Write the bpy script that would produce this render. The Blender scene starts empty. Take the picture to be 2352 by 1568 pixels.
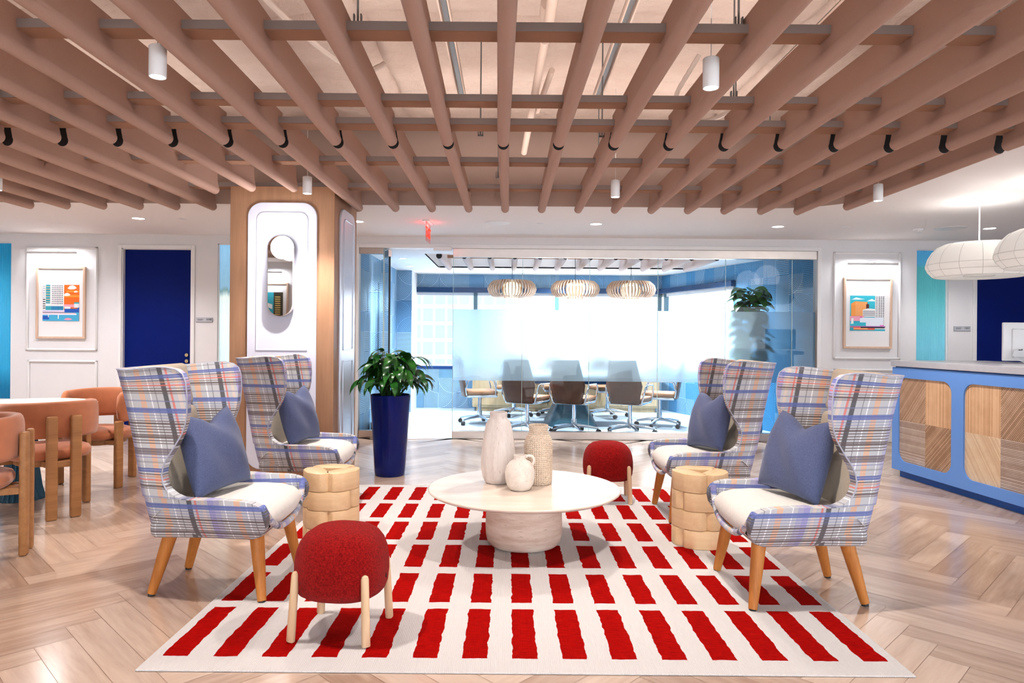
import bpy, bmesh, math, random
from mathutils import Vector, Matrix, Euler
R = math.radians
PI = math.pi
random.seed(7)
S = bpy.context.scene
COL = S.collection
H = 1.30          # eye height of the photograph
F = 1600.0        # focal length in pixels of the 2352 wide frame
ROLL = 0.008

def PX(x, y, Y):
    """point of the plane Y (metres in front of the camera) seen at photo pixel x, y"""
    a, b = x - 1168, y - 772
    return (a + ROLL * b) / F * Y, H - (b - ROLL * a) / F * Y

# ------------------------------------------------------------------ materials
class NT:
    def __init__(s, name):
        s.m = bpy.data.materials.new(name); s.m.use_nodes = True
        s.t = s.m.node_tree; s.t.nodes.clear()
        s.out = s.t.nodes.new('ShaderNodeOutputMaterial')
    def n(s, kind, _ins=None, **kw):
        nd = s.t.nodes.new('ShaderNode' + kind)
        for k, v in kw.items(): setattr(nd, k, v)
        for k, v in (_ins or {}).items(): s.set(nd, k, v)
        return nd
    def set(s, nd, k, v):
        sock = nd.inputs[k]
        if hasattr(v, 'is_linked') or isinstance(v, bpy.types.NodeSocket): s.t.links.new(v, sock)
        else:
            if isinstance(v, (tuple, list)) and len(v) == 3 and sock.type == 'RGBA': v = (*v, 1)
            sock.default_value = v
    def math(s, op, a, b=0.0, c=None, clamp=False):
        nd = s.n('Math', operation=op, use_clamp=clamp); s.set(nd, 0, a)
        if b is not None: s.set(nd, 1, b)
        if c is not None: s.set(nd, 2, c)
        return nd.outputs[0]
    def mix(s, f, a, b, mode='MIX'):
        nd = s.n('Mix', data_type='RGBA', blend_type=mode)
        s.set(nd, 0, f); s.set(nd, 6, a); s.set(nd, 7, b)
        return nd.outputs[2]
    def ramp(s, f, stops, interp='LINEAR'):
        nd = s.n('ValToRGB'); s.set(nd, 0, f); cr = nd.color_ramp; cr.interpolation = interp
        while len(cr.elements) < len(stops): cr.elements.new(0.5)
        for e, (p, c) in zip(cr.elements, stops):
            e.position = p
            e.color = c if len(c) == 4 else (*c, 1)
        return nd
    def coord(s, kind='Object'): return s.n('TexCoord').outputs[kind]
    def noise(s, vec, scale, detail=4, rough=.55, dims='3D'):
        nd = s.n('TexNoise', noise_dimensions=dims); s.set(nd, 'Vector', vec)
        nd.inputs['Scale'].default_value = scale; nd.inputs['Detail'].default_value = detail
        nd.inputs['Roughness'].default_value = rough
        return nd
    def mapping(s, vec, scale=(1, 1, 1), loc=(0, 0, 0), rot=(0, 0, 0)):
        nd = s.n('Mapping'); s.set(nd, 'Vector', vec)
        nd.inputs['Scale'].default_value = scale; nd.inputs['Location'].default_value = loc
        nd.inputs['Rotation'].default_value = rot
        return nd.outputs[0]
    def xyz(s, vec):
        nd = s.n('SeparateXYZ'); s.set(nd, 0, vec); return nd.outputs
    def bump(s, h, strength=.3, dist=.01):
        nd = s.n('Bump'); s.set(nd, 'Height', h)
        nd.inputs['Strength'].default_value = strength; nd.inputs['Distance'].default_value = dist
        return nd.outputs[0]
    def bsdf(s, color, rough=.5, metal=0, normal=None, **kw):
        p = s.n('BsdfPrincipled'); s.set(p, 'Base Color', color); s.set(p, 'Roughness', rough)
        p.inputs['Metallic'].default_value = metal
        if normal is not None: s.set(p, 'Normal', normal)
        for k, v in kw.items(): s.set(p, k.replace('_', ' '), v)
        s.t.links.new(p.outputs[0], s.out.inputs[0])
        return p

def mat(name, c, rough=.5, metal=0, var=.04, nscale=12, bump=0, bscale=60, **kw):
    t = NT(name); co = t.coord()
    nz = t.noise(co, nscale)
    dark = tuple(max(0, x * (1 - var * 2)) for x in c)
    col = t.mix(nz.outputs[0], dark, tuple(min(1, x * (1 + var)) for x in c))
    nm = None
    if bump:
        nm = t.bump(t.noise(co, bscale, 3).outputs[0], bump, .01)
    t.bsdf(col, rough, metal, nm, **kw)
    return t.m

def wood(name, c1, c2, axis=2, rough=.45, scale=1.0, rings=False):
    t = NT(name); co = t.coord()
    sc = [14 * scale] * 3; sc[axis] = 1.2 * scale
    v = t.mapping(co, tuple(sc))
    n1 = t.noise(v, 1.6, 6, .6).outputs[0]
    sc2 = [90 * scale] * 3; sc2[axis] = 3 * scale
    n2 = t.noise(t.mapping(co, tuple(sc2)), 1.5, 3, .5).outputs[0]
    f = t.math('ADD', t.math('MULTIPLY', n1, .75), t.math('MULTIPLY', n2, .3))
    r = t.ramp(f, [(.32, c2), (.7, c1)])
    t.bsdf(r.outputs[0], rough, 0, t.bump(n2, .12, .003))
    return t.m

def emis(name, c, s):
    t = NT(name)
    e = t.n('Emission', {'Color': c, 'Strength': s})
    t.t.links.new(e.outputs[0], t.out.inputs[0])
    return t.m

M = {}
M['wall'] = mat('white_wall_paint', (.80, .80, .82), .55, var=.01, bump=.03, bscale=200)
M['trim'] = mat('white_trim_paint', (.84, .84, .85), .4, var=.01)
M['ceil'] = mat('white_ceiling_paint', (.94, .91, .905), .7, var=.01)
M['navy'] = mat('navy_door_paint', (.001, .014, .17), .5, var=.05, Specular_IOR_Level=.15)
M['navy_base'] = mat('navy_baseboard', (.01, .06, .22), .5)
M['felt'] = mat('tan_felt', (.52, .355, .29), .95, var=.05, nscale=180, bump=.25, bscale=420)
M['felt_light'] = mat('pale_felt', (.62, .52, .5), .95, var=.04, nscale=180, bump=.2, bscale=420)
M['felt_dark'] = mat('tan_felt_beam', (.42, .25, .17), .95, var=.05, nscale=180, bump=.25, bscale=420)
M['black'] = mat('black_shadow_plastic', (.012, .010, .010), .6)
M['fascia'] = mat('taupe_plaster', (.55, .44, .39), .8, var=.02)
M['white_metal'] = mat('white_powder_metal', (.82, .82, .83), .35, var=.01)
M['chrome'] = mat('polished_chrome', (.75, .78, .82), .12, 1, var=.02)
M['steel'] = mat('brushed_champagne_steel', (.66, .60, .56), .32, 1, var=.04)
M['dark_metal'] = mat('dark_metal', (.05, .05, .055), .4, .6)
M['zinc'] = mat('zinc_strut', (.25, .26, .27), .45, .7)
M['brass'] = mat('brass', (.6, .45, .25), .25, 1)
M['rubber'] = mat('black_caster', (.02, .02, .025), .45)
M['glow'] = emis('lamp_lens', (1, .97, .93), 9)
M['glow_globe'] = emis('globe_lens', (1, .98, .96), 6)
M['glow_soft'] = emis('drum_glow', (1, .84, .58), 1.25)
M['oak'] = wood('orange_oak', (.62, .26, .06), (.42, .15, .03))
M['oak_y'] = wood('orange_oak_flat', (.50, .26, .11), (.34, .16, .06), axis=0)
M['beech'] = wood('pale_beech', (.80, .60, .40), (.66, .44, .26))
M['beech_x'] = wood('pale_beech_block', (.82, .61, .38), (.70, .47, .26), axis=0, scale=.8)
M['colwood'] = wood('oak_veneer', (.44, .26, .16), (.34, .19, .11), scale=.8)
M['frame_wood'] = wood('maple_frame', (.74, .56, .44), (.62, .44, .33))
M['cred'] = wood('credenza_oak', (.62, .47, .30), (.50, .35, .2))
M['lav'] = mat('lavender_white_panel', (.72, .75, .88), .35, var=.01)
M['cream'] = mat('cream_boucle', (.90, .87, .82), .95, var=.06, nscale=60, bump=.6, bscale=260)
M['tan_boucle'] = mat('oat_boucle', (.60, .52, .42), .95, var=.06, nscale=60, bump=.5, bscale=260)
M['peach'] = mat('peach_velvet', (.56, .21, .10), .8, var=.16, nscale=9, Sheen_Weight=.5)
M['table_cream'] = mat('cream_laminate', (.86, .80, .66), .35, var=.01)
M['teal'] = mat('deep_teal_lacquer', (.006, .07, .13), .35)
M['tealbase'] = mat('slate_teal_base', (.05, .16, .22), .35)
M['navytop'] = mat('navy_table_edge', (.01, .06, .16), .25)
M['tabletop_white'] = mat('table_white_reflection', (.75, .80, .86), .2, var=.01)
M['leather'] = mat('brown_leather', (.22, .125, .09), .42, var=.06)
M['leather_seat'] = mat('cognac_leather', (.45, .23, .12), .4, var=.06)
M['piping'] = mat('grey_piping', (.45, .46, .55), .8)
M['soil'] = mat('dark_soil', (.02, .014, .01), .95, bump=.8, bscale=60)
M['counter'] = mat('grey_stone_counter', (.50, .50, .54), .3, var=.05, nscale=30)
M['deskblue'] = mat('cornflower_blue_lacquer', (.17, .36, .80), .45, var=.01, Specular_IOR_Level=.3)
M['kickblue'] = mat('deep_blue_kick', (.005, .10, .42), .35)
M['planter'] = mat('glossy_navy_glaze', (.001, .012, .16), .12, var=.03, Specular_IOR_Level=.35)
M['planter2'] = mat('glossy_blue_glaze', (.004, .07, .25), .15, var=.03, Coat_Weight=.5)
M['mirror'] = mat('mirror_silver', (.85, .88, .9), .015, 1, var=0)
M['paper'] = mat('white_paper', (.84, .84, .85), .6, var=.01)
M['sign'] = mat('grey_sign', (.35, .37, .42), .4, var=.02)
M['sign_text'] = mat('sign_lettering', (.05, .05, .07), .5)
M['stem'] = mat('green_stem', (.03, .12, .02), .5)
M['conduit'] = mat('painted_conduit', (.68, .56, .49), .6, var=.03)
M['pipe_ribs'] = mat('ribbed_white_conduit', (.7, .62, .57), .6)

def _felt_red():
    t = NT('red_boucle_wool'); co = t.coord()
    n1 = t.noise(co, 130, 4, .7).outputs[0]; n2 = t.noise(co, 420, 2).outputs[0]
    c = t.ramp(n1, [(.3, (.16, .003, .004)), (.62, (.42, .012, .010)), (.85, (.56, .05, .03))]).outputs[0]
    t.bsdf(c, .95, 0, t.bump(t.math('ADD', n1, n2), .7, .006), Sheen_Weight=.08, Specular_IOR_Level=.1)
    return t.m
M['red'] = _felt_red()

def _denim():
    t = NT('blue_denim_weave'); co = t.coord()
    n1 = t.noise(co, 300, 3, .7).outputs[0]; n2 = t.noise(co, 7, 2).outputs[0]
    c = t.ramp(n1, [(.3, (.05, .068, .155)), (.7, (.155, .185, .315))]).outputs[0]
    c = t.mix(t.math('MULTIPLY', n2, .35), c, (.10, .12, .24))
    t.bsdf(c, .9, 0, t.bump(n1, .35, .004), Sheen_Weight=.2)
    return t.m
M['denim'] = _denim()

def _plaid():
    t = NT('plaid_wool'); uv = t.coord('UV'); s = t.xyz(uv)
    nz = t.noise(t.mapping(uv, (1, 1, 1)), 420, 3, .7).outputs[0]
    base = t.mix(nz, (.42, .43, .46), (.68, .68, .70))
    def fr(x, period, off=0): return t.math('FRACT', t.math('DIVIDE', t.math('ADD', x, off), period))
    def stripes(prev, f, lst):
        st = [(0, (0, 0, 0, 0))]
        for a, b, c, al in lst:
            st.append((a, (*c, al))); st.append((b, (*c, 0)))
        r = t.ramp(f, st, 'CONSTANT')
        return t.mix(r.outputs[1], prev, r.outputs[0])
    lav, pea, wht = (.27, .23, .62), (.78, .46, .28), (.90, .90, .93)
    blk, red, blu, brn = (.03, .03, .04), (.75, .16, .12), (.12, .17, .45), (.13, .09, .09)
    fu = fr(s[0], .37, .10); fv = fr(s[1], .46, -.31)
    c = stripes(base, fu, [(.05, .10, (.80, .62, .5), .5), (.14, .22, lav, .6), (.22, .30, lav, .35), (.36, .375, wht, .95),
                           (.50, .58, pea, .75), (.66, .672, wht, .95), (.74, .752, blk, .55), (.85, .92, blk, .82), (.955, .985, red, .75)])
    # fine ribs woven across
    fine = fr(s[1], .0135)
    reg = t.ramp(fv, [(0, (1,) * 3), (.24, (.5,) * 3), (.30, (.9,) * 3), (.37, (0,) * 3), (.52, (.8,) * 3), (.60, (.25,) * 3),
                      (.66, (1,) * 3), (.76, (.1,) * 3), (.84, (.8,) * 3), (.95, (0,) * 3)], 'CONSTANT').outputs[0]
    fm = t.math('MULTIPLY', t.math('LESS_THAN', fine, .38), reg)
    fc = t.ramp(fv, [(0, brn), (.24, (.16, .19, .42)), (.37, brn), (.66, (.10, .08, .10)), (.84, (.22, .2, .40))], 'CONSTANT').outputs[0]
    c = t.mix(t.math('MULTIPLY', fm, .85), c, fc)
    c = stripes(c, fv, [(.055, .085, brn, .75), (.20, .222, brn, .7), (.325, .372, blu, .82), (.44, .455, (.2, .22, .4), .6), (.545, .57, brn, .75),
                        (.615, .63, red, .75), (.65, .665, (.65, .3, .2), .6), (.70, .745, blu, .75), (.80, .815, (.2, .2, .25), .5), (.885, .95, brn, .66)])
    c = t.mix(t.math('MULTIPLY', t.math('GREATER_THAN', nz, .56), .16), c, (.85, .85, .87))
    t.bsdf(c, .95, 0, t.bump(nz, .35, .004), Sheen_Weight=.15)
    return t.m
M['plaid'] = _plaid()

def _rug():
    t = NT('red_and_ivory_rug'); co = t.coord(); s = t.xyz(co)
    w = t.noise(t.mapping(co, (2, 9, 1)), 1.6, 2, .5).outputs[0]
    w2 = t.noise(t.mapping(co, (9, 2, 1)), 1.6, 2, .5).outputs[0]
    xw = t.math('ADD', s[0], t.math('MULTIPLY', t.math('SUBTRACT', w, .5), .022))
    yw = t.math('ADD', s[1], t.math('MULTIPLY', t.math('SUBTRACT', w2, .5), .018))
    k = t.math('DIVIDE', t.math('ADD', xw, 1.382), .2011)
    fx = t.math('LESS_THAN', t.math('FRACT', k), .5)
    rng = t.math('MULTIPLY', t.math('GREATER_THAN', k, 0), t.math('LESS_THAN', k, 14.6))
    L = 3.4; y0 = 2.65
    rows = [(2.796, 3.291), (3.377, 3.789), (3.888, 4.302), (4.407, 4.837), (4.94, 5.347), (5.474, 5.934)]
    st = [(0, (0,) * 3)]
    for a, b in rows: st += [((a - y0) / L, (1,) * 3), ((b - y0) / L, (0,) * 3)]
    ry = t.ramp(t.math('DIVIDE', t.math('SUBTRACT', yw, y0), L), st, 'CONSTANT').outputs[0]
    m = t.math('MULTIPLY', t.math('MULTIPLY', fx, rng), ry)
    n1 = t.noise(t.mapping(co, (6, 60, 1)), 3, 4, .7).outputs[0]
    n2 = t.noise(co, 260, 3, .7).outputs[0]
    rib = t.math('FRACT', t.math('MULTIPLY', s[0], 130))
    rib = t.math('MULTIPLY', t.math('ABSOLUTE', t.math('SUBTRACT', rib, .5)), 2)
    red = t.ramp(n1, [(.3, (.24, .001, .001)), (.55, (.47, .004, .002)), (.8, (.62, .022, .008))]).outputs[0]
    ivory = t.mix(n2, (.60, .575, .565), (.80, .78, .78))
    ivory = t.mix(t.math('MULTIPLY', rib, .25), ivory, (.55, .52, .5))
    red = t.mix(t.math('MULTIPLY', rib, .35), red, (.22, .003, .003))
    c = t.mix(m, ivory, red)
    hh = t.math('ADD', t.math('MULTIPLY', rib, -.5), t.math('ADD', n2, t.math('MULTIPLY', m, 1.2)))
    t.bsdf(c, .95, 0, t.bump(hh, .5, .006), Specular_IOR_Level=.05)
    return t.m
M['rug'] = _rug()

def _floor():
    t = NT('oak_herringbone'); uv = t.coord('UV')
    at = t.n('Attribute', attribute_name='Col'); a = t.xyz(at.outputs['Vector'])
    n1 = t.noise(t.mapping(uv, (1.6, 16, 1)), 1.4, 6, .62).outputs[0]
    n2 = t.noise(t.mapping(uv, (4, 70, 1)), 1.3, 3, .6).outputs[0]
    n3 = t.noise(t.mapping(uv, (1, 5, 1)), .9, 3, .5).outputs[0]
    f = t.math('ADD', t.math('MULTIPLY', n1, .62), t.math('ADD', t.math('MULTIPLY', n2, .07), t.math('MULTIPLY', a[0], .34)))
    c = t.ramp(f, [(.30, (.43, .30, .23)), (.55, (.59, .45, .36)), (.82, (.71, .57, .47))]).outputs[0]
    c = t.mix(t.math('MULTIPLY', t.ramp(n3, [(.55, (0,) * 3), (.75, (1,) * 3)]).outputs[0], .35), c, (.40, .31, .28))
    # plank edges
    s = t.xyz(t.coord('UV'))
    t.bsdf(c, t.math('ADD', t.math('MULTIPLY', n2, .08), .15), 0, t.bump(n2, .02, .003), Specular_IOR_Level=.85)
    return t.m
M['floor'] = _floor()
M['seam'] = mat('plank_seam', (.30, .19, .13), .7)

def _trav(name, c1, c2, pit=True, stretch=(1.5, 1.5, 9), rough=.5):
    t = NT(name); co = t.coord()
    n1 = t.noise(t.mapping(co, stretch), 2.2, 6, .65).outputs[0]
    n2 = t.noise(t.mapping(co, (stretch[0] * 2, stretch[1] * 2, stretch[2] * 3)), 9, 4, .6).outputs[0]
    c = t.ramp(n1, [(.3, c2), (.6, c1)]).outputs[0]
    pits = t.ramp(n2, [(.30, (1,) * 3), (.36, (0,) * 3)]).outputs[0]
    nm = None
    if pit:
        c = t.mix(t.math('MULTIPLY', pits, .6), c, (.42, .28, .18))
        nm = t.bump(t.math('SUBTRACT', 1, pits), .5, .01)
    t.bsdf(c, rough, 0, nm)
    return t.m
M['trav_top'] = _trav('travertine_top', (.80, .70, .62), (.70, .59, .50), False, (.5, 3.5, 4), .16)
M['trav'] = _trav('travertine_base', (.86, .74, .64), (.62, .45, .34), True, (1.2, 1.2, 7), .6)
M['vase_w'] = _trav('washed_white_ceramic', (.74, .68, .65), (.60, .53, .50), True, (9, 9, 1.2), .85)
M['vase_j'] = _trav('matt_ivory_ceramic', (.78, .72, .66), (.66, .58, .52), True, (5, 5, 5), .85)

def _vase_rib():
    t = NT('combed_cream_ceramic'); co = t.coord(); s = t.xyz(co)
    w = t.n('TexWave', {'Vector': t.mapping(co, (1, 1, 1))}, wave_type='BANDS', bands_direction='Z')
    w.inputs['Scale'].default_value = 26; w.inputs['Distortion'].default_value = 1.5; w.inputs['Detail'].default_value = 2
    w.inputs['Detail Scale'].default_value = 6
    an = t.math('ARCTAN2', s[1], s[0]); r2 = t.math('SINE', t.math('MULTIPLY', an, 40))
    h = t.math('MULTIPLY', w.outputs[1], t.math('ADD', t.math('MULTIPLY', r2, .5), .6))
    c = t.mix(h, (.80, .64, .50), (.93, .82, .70))
    t.bsdf(c, .9, 0, t.bump(h, .8, .01)); return t.m
M['vase_r'] = _vase_rib()

def _wallpaper(name, c1, c2, line):
    t = NT(name); uv = t.coord('UV')
    T = .27
    sc = t.mapping(uv, (1 / T, 1 / T, 1)); s = t.xyz(sc)
    ix, iy = t.math('FLOOR', s[0]), t.math('FLOOR', s[1])
    fx, fy = t.math('FRACT', s[0]), t.math('FRACT', s[1])
    cmb = t.n('CombineXYZ'); t.set(cmb, 0, ix); t.set(cmb, 1, iy)
    wn = t.n('TexWhiteNoise', {'Vector': cmb.outputs[0]}); r = t.xyz(wn.outputs['Color'])
    def flip(f, rnd):
        g = t.math('GREATER_THAN', rnd, .5)
        return t.math('ABSOLUTE', t.math('SUBTRACT', f, g))
    gx, gy = flip(fx, r[0]), flip(fy, r[1])
    rad = t.math('SQRT', t.math('ADD', t.math('MULTIPLY', gx, gx), t.math('MULTIPLY', gy, gy)))
    inside = t.math('LESS_THAN', rad, 1.0)
    isarc = t.math('MULTIPLY', t.math('GREATER_THAN', r[2], .42), inside)
    str_ = t.math('ADD', t.math('MULTIPLY', fx, t.math('GREATER_THAN', r[0], .45)),
                  t.math('MULTIPLY', fy, t.math('LESS_THAN', r[0], .45)))
    d = t.math('ADD', t.math('MULTIPLY', rad, isarc), t.math('MULTIPLY', str_, t.math('SUBTRACT', 1, isarc)))
    ln = t.math('LESS_THAN', t.math('FRACT', t.math('MULTIPLY', d, 11)), .22)
    hi = t.math('MULTIPLY', t.math('GREATER_THAN', t.math('FRACT', t.math('MULTIPLY', d, 11)), .75), t.math('GREATER_THAN', r[1], .5))
    c = t.mix(t.math('MULTIPLY', r[1], .5), c1, c2)
    c = t.mix(t.math('MULTIPLY', hi, .55), c, (.72, .74, .66))
    c = t.mix(t.math('MULTIPLY', ln, .95), c, line)
    t.bsdf(c, .6, 0); return t.m
M['paper_blue'] = _wallpaper('arc_wallpaper', (.20, .40, .62), (.33, .52, .70), (.02, .05, .10))
M['paper_deep'] = _wallpaper('arc_wallpaper_deep', (.05, .30, .58), (.10, .38, .66), (.02, .07, .14))

def _slats(name, ang, c1, c2, dark):
    t = NT(name); co = t.coord()
    v = t.mapping(co, (1, 1, 1), rot=(0, 0, 0)); s = t.xyz(v)   # local: x along desk, z up
    ca, sa = math.cos(ang), math.sin(ang)
    u = t.math('ADD', t.math('MULTIPLY', s[0], ca), t.math('MULTIPLY', s[2], sa))
    w = t.math('SUBTRACT', t.math('MULTIPLY', s[2], ca), t.math('MULTIPLY', s[0], sa))
    k = t.math('MULTIPLY', w, 80)
    idx = t.math('FLOOR', k); fr = t.math('FRACT', k)
    wn = t.n('TexWhiteNoise', noise_dimensions='1D'); t.set(wn, 'W', idx)
    nz = t.noise(t.mapping(co, (3, 3, 3)), 3, 4).outputs[0]
    f = t.math('ADD', t.math('MULTIPLY', wn.outputs[0], .45), t.math('MULTIPLY', nz, .55))
    c = t.ramp(f, [(.3, c2), (.7, c1)]).outputs[0]
    g = t.math('LESS_THAN', fr, dark)
    c = t.mix(t.math('MULTIPLY', g, .8), c, (.10, .055, .035))
    t.bsdf(c, .55, 0, t.bump(fr, .4, .006)); return t.m
M['slat_d'] = _slats('diagonal_slats', R(50), (.74, .54, .39), (.52, .34, .22), .32)
M['slat_v'] = _slats('upright_slats', R(90), (.80, .56, .36), (.64, .40, .23), .08)
M['slat_h'] = _slats('level_slats', R(0), (.84, .74, .66), (.58, .45, .37), .34)
M['slat_e'] = _slats('falling_slats', R(-55), (.92, .76, .56), (.78, .58, .38), .10)
M['slat_d2'] = _slats('rising_slats', R(45), (.74, .53, .36), (.50, .31, .19), .36)

def _vcol():
    t = NT('printed_ink'); at = t.n('Attribute', attribute_name='Col')
    t.bsdf(at.outputs['Color'], .55, 0); return t.m
M['ink'] = _vcol()

def _leaf(name, a, b):
    t = NT(name); co = t.coord(); n1 = t.noise(co, 9, 3).outputs[0]
    c = t.ramp(n1, [(.3, a), (.7, b)]).outputs[0]
    t.bsdf(c, .3, 0, None, Coat_Weight=.2); return t.m
M['leaf'] = _leaf('glossy_leaf', (.006, .05, .012), (.035, .20, .02))
M['leaf2'] = _leaf('broad_leaf', (.012, .09, .015), (.05, .22, .03))

def _deck():
    t = NT('sprayed_insulation'); co = t.coord()
    n1 = t.noise(co, 1.1, 6, .6).outputs[0]; n2 = t.noise(co, 9, 4, .7).outputs[0]; n3 = t.noise(co, 3.1, 5, .75).outputs[0]
    c = t.ramp(n1, [(.3, (.60, .49, .43)), (.7, (.76, .66, .60))]).outputs[0]
    sp = t.ramp(n3, [(.24, (1,) * 3), (.30, (0,) * 3)]).outputs[0]
    c = t.mix(t.math('MULTIPLY', sp, .7), c, (.16, .10, .06))
    t.bsdf(c, .9, 0, t.bump(t.math('ADD', n1, t.math('MULTIPLY', n2, .3)), .9, .08)); return t.m
M['deck'] = _deck()

def _thin_glass(name, tint, refl=.9):
    t = NT(name)
    tr = t.n('BsdfTransparent', {'Color': tint}); gl = t.n('BsdfGlossy', {'Color': (1, 1, 1), 'Roughness': 0.0})
    fr = t.n('Fresnel'); fr.inputs[0].default_value = 1.5
    f = t.math('MULTIPLY', fr.outputs[0], refl, clamp=True)
    mx = t.n('MixShader'); t.set(mx, 0, f); t.set(mx, 1, tr.outputs[0]); t.set(mx, 2, gl.outputs[0])
    t.t.links.new(mx.outputs[0], t.out.inputs[0]); return t.m
M['glass'] = _thin_glass('clear_partition_glass', (.95, .985, .99), .8)
M['outglass'] = _thin_glass('window_pane_glass', (.96, .98, 1), .4)
M['glass_edge'] = mat('glass_edge_gasket', (.55, .72, .72), .2)

def _frost():
    t = NT('frosted_film_glass')
    rf = t.n('BsdfRefraction', {'Color': (.84, .94, 1), 'Roughness': .36, 'IOR': 1.2})
    tl = t.n('BsdfTranslucent', {'Color': (.90, .97, 1)})
    df = t.n('BsdfDiffuse', {'Color': (.60, .78, .95)})
    m1 = t.n('MixShader'); t.set(m1, 0, .25); t.set(m1, 1, rf.outputs[0]); t.set(m1, 2, tl.outputs[0])
    m2 = t.n('MixShader'); t.set(m2, 0, .06); t.set(m2, 1, m1.outputs[0]); t.set(m2, 2, df.outputs[0])
    t.t.links.new(m2.outputs[0], t.out.inputs[0]); return t.m
M['frost'] = _frost()

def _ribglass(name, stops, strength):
    """reeded glass, the lit room beyond painted in as softly glowing upright streaks"""
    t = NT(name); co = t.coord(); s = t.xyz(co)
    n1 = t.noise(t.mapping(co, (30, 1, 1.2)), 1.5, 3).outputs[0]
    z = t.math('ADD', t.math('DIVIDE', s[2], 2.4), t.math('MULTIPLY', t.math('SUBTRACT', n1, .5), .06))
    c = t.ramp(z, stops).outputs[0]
    p = t.bsdf(c, .18, 0); t.set(p, 'Emission Color', c); p.inputs['Emission Strength'].default_value = strength  # colour and glow stand in for the lit room beyond
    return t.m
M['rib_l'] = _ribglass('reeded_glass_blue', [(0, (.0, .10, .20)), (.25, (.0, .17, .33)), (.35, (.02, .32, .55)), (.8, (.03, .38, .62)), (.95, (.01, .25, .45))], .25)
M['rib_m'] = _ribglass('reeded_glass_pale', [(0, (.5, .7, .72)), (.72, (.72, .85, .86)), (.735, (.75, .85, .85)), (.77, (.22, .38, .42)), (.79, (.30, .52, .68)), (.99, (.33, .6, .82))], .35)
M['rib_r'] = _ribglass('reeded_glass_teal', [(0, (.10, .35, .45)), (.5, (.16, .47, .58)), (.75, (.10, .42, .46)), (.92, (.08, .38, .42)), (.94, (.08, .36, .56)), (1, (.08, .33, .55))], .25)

def _shade():
    t = NT('white_paper_shade'); p = t.bsdf((.78, .77, .74), .7, 0)
    t.set(p, 'Emission Color', (1, .96, .9)); p.inputs['Emission Strength'].default_value = .18
    return t.m
M['shade'] = _shade()
M['shade_line'] = mat('shade_wire', (.62, .60, .57), .6)
def _facade():
    t = NT('far_tower_facade'); co = t.coord(); s = t.xyz(co)
    fz = t.math('FRACT', t.math('DIVIDE', s[2], 1.1)); fx = t.math('FRACT', t.math('DIVIDE', s[0], .8))
    slab = t.math('LESS_THAN', fz, .22); post = t.math('LESS_THAN', fx, .2)
    c = t.mix(post, (.36, .45, .52), (.46, .52, .57)); c = t.mix(slab, c, (.6, .62, .65))
    p = t.bsdf(c, .6, 0); t.set(p, 'Emission Color', c); p.inputs['Emission Strength'].default_value = .2  # faint glow added in place of daylight on the wall
    return t.m
M['facade'] = _facade()
def _carpet():
    t = NT('pale_blue_carpet'); co = t.coord()
    n1 = t.noise(co, 220, 3, .7).outputs[0]; n2 = t.noise(t.mapping(co, (9, .8, 1), rot=(0, 0, .6)), 1.5, 3).outputs[0]
    c = t.mix(n1, (.44, .54, .62), (.60, .69, .76)); c = t.mix(t.math('MULTIPLY', n2, .3), c, (.60, .66, .72))
    t.bsdf(c, .85, 0, t.bump(n1, .2, .003)); return t.m
M['carpet'] = _carpet()

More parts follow.
